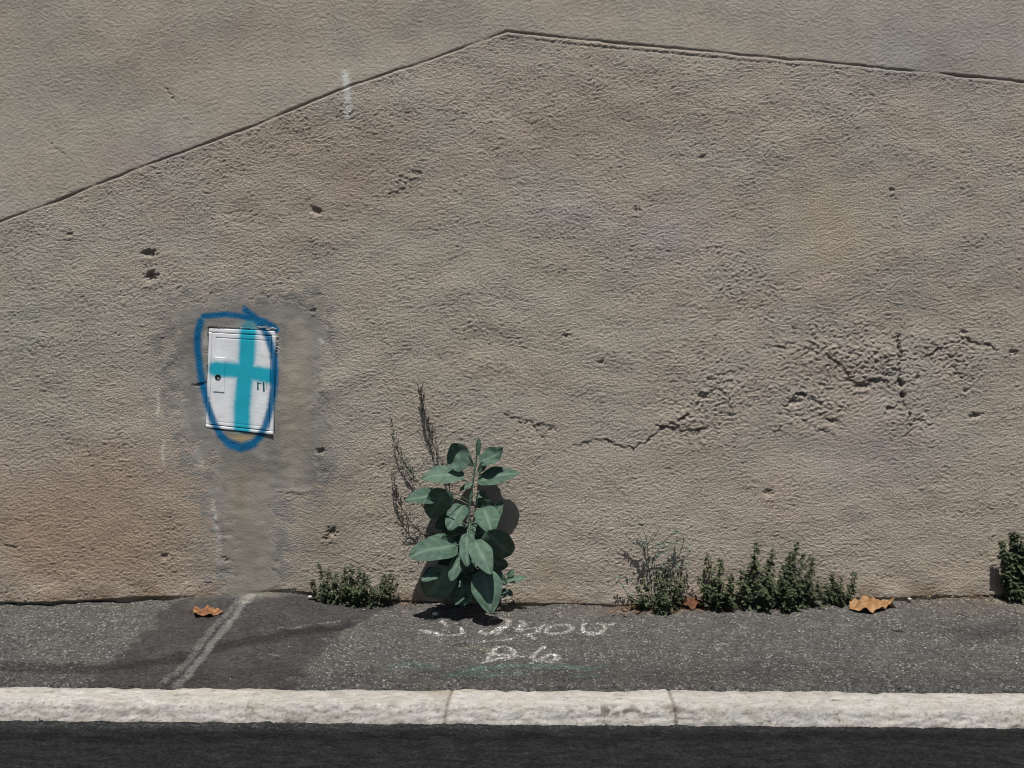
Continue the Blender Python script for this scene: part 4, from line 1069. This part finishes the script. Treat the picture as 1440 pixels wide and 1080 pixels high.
dl = dead_leaf("dead_leaf", "largest dead leaf, curled and orange, lying by the small green tuft", gpt(1226, 860), .19, .135, .15, M_DEAD, 5,
          [(3.1, .5, .30), (.25, .22, .55), (-.45, .2, .45), (1.3, .4, .15), (4.1, .4, .25)], .022, .026)
v, f = tube(smoothline([gpt(1240, 853, .018), gpt(1250, 855, .02), gpt(1259, 853, .022)], 4), .002, .0012, 5); mesh_obj("stalk", v, f, M_PETIOLE, dl)
dl = dead_leaf("dead_leaf", "small curled brown and orange dead leaf on the dark trench patch below the cabinet", gpt(290, 872), .125, .085, -.2, M_DEAD2, 8,
          [(.2, .3, .4), (1.6, .3, .3), (2.9, .3, .35), (4.3, .3, .3), (5.3, .3, .25)], .016, .016)
v, f = tube(smoothline([gpt(283, 871, .012), gpt(274, 867, .016), gpt(261, 869, .006)], 5), .0022, .0012, 5); mesh_obj("stalk", v, f, M_DEAD3, dl)
dead_leaf("dead_leaf", "rust brown dead leaf half hidden between the wispy weed and the green spires", gpt(972, 852), .12, .10, .3, M_DEAD3, 12,
          [(.5, .4, .3), (2.4, .4, .3), (4.2, .4, .3)], .014, .030)
# dry litter gathered against the wall
q = random.Random(77); F_ = Foliage()
def litter(x0, x1, y0, y1, n, l0, l1):
    for i in range(n):
        p = gpt(q.uniform(x0, x1), q.uniform(y0, y1), q.uniform(.002, .010)); a = q.uniform(0, 6.28); L = q.uniform(l0, l1)
        d = Vector((math.cos(a), math.sin(a) * .6, q.uniform(-.05, .25)))
        if q.random() < .6: F_.leaf(p, d, L, L * q.uniform(.25, .5), Vector((q.uniform(-.4, .4), -.3, 1)))
        else: F_.twig([p, p + d * L * .6 + Vector((0, 0, .003)), p + d * L * 1.3], .001, .0006, 3)
litter(860, 985, 849, 862, 260, .010, .028); litter(540, 590, 846, 856, 60, .008, .018); litter(1290, 1395, 842, 850, 90, .010, .03)
litter(440, 540, 844, 856, 60, .006, .016); litter(985, 1160, 852, 862, 90, .008, .02); litter(690, 745, 850, 858, 40, .008, .016); litter(1165, 1300, 842, 852, 40, .008, .02); litter(230, 420, 838, 850, 50, .005, .012); litter(1395, 1470, 842, 852, 70, .008, .02)
o = F_.build("leaf_litter", M_LITTER, None); tag(o, "dry brown leaf litter gathered along the foot of the wall", "litter")
def pebble(px, py, r, mat, label, seed, group=None):
    q = random.Random(seed); v, f = [], []; nu_, nv_ = 9, 6; c = gpt(px, py, r * .45)
    for i in range(nv_ + 1):
        th = math.pi * i / nv_
        for j in range(nu_):
            a = 2 * math.pi * j / nu_; rr = r * q.uniform(.82, 1.12)
            v.append(c + Vector((rr * 1.25 * math.sin(th) * math.cos(a), rr * math.sin(th) * math.sin(a), rr * .7 * math.cos(th))))
    for i in range(nv_):
        for j in range(nu_): f.append((i * nu_ + j, (i + 1) * nu_ + j, (i + 1) * nu_ + (j + 1) % nu_, i * nu_ + (j + 1) % nu_))
    o = mesh_obj("pebble", v, f, mat); tag(o, label, "pebble", group); return o
pebble(1279, 850, .009, M_PEBBLE, "pale pebble lying right of the large orange dead leaf", 1)
pebble(436, 852, .010, M_PEBBLE, "pale pebble left of the low bushy weed at the cement strip", 2)
pebble(612, 866, .013, M_PEBBLE, "white stone lying in the shade at the foot of the tall weed", 3)
pebble(1155, 843, .008, M_PEBBLE, "pale pebble tucked between the largest clump and the smallest tuft", 4)
# loose grit, past counting
q = random.Random(88); gv_, gf_ = [], []
for i in range(700):
    px = q.uniform(-60, 1500); py = 845 + 118 * q.random() ** 1.4
    if 190 < px < 470 and py > 850 and q.random() < .85: continue
    r = .0012 + .0026 * q.random() ** 4; c = gpt(px, py, r * .3); k0 = len(gv_)
    for dx, dy, dz in ((1, 0, 0), (0, 1, 0), (-1, 0, 0), (0, -1, 0), (0, 0, 1)):
        gv_.append(c + r * Vector((dx * q.uniform(.7, 1.5), dy * q.uniform(.7, 1.3), dz * .9)))
    gf_ += [(k0 + 4, k0 + j, k0 + (j + 1) % 4) for j in range(4)]
o = mesh_obj("grit", gv_, gf_, M_PEBBLE, smooth=False); tag(o, "fine pale grit scattered over the pavement", "grit", kind="stuff")
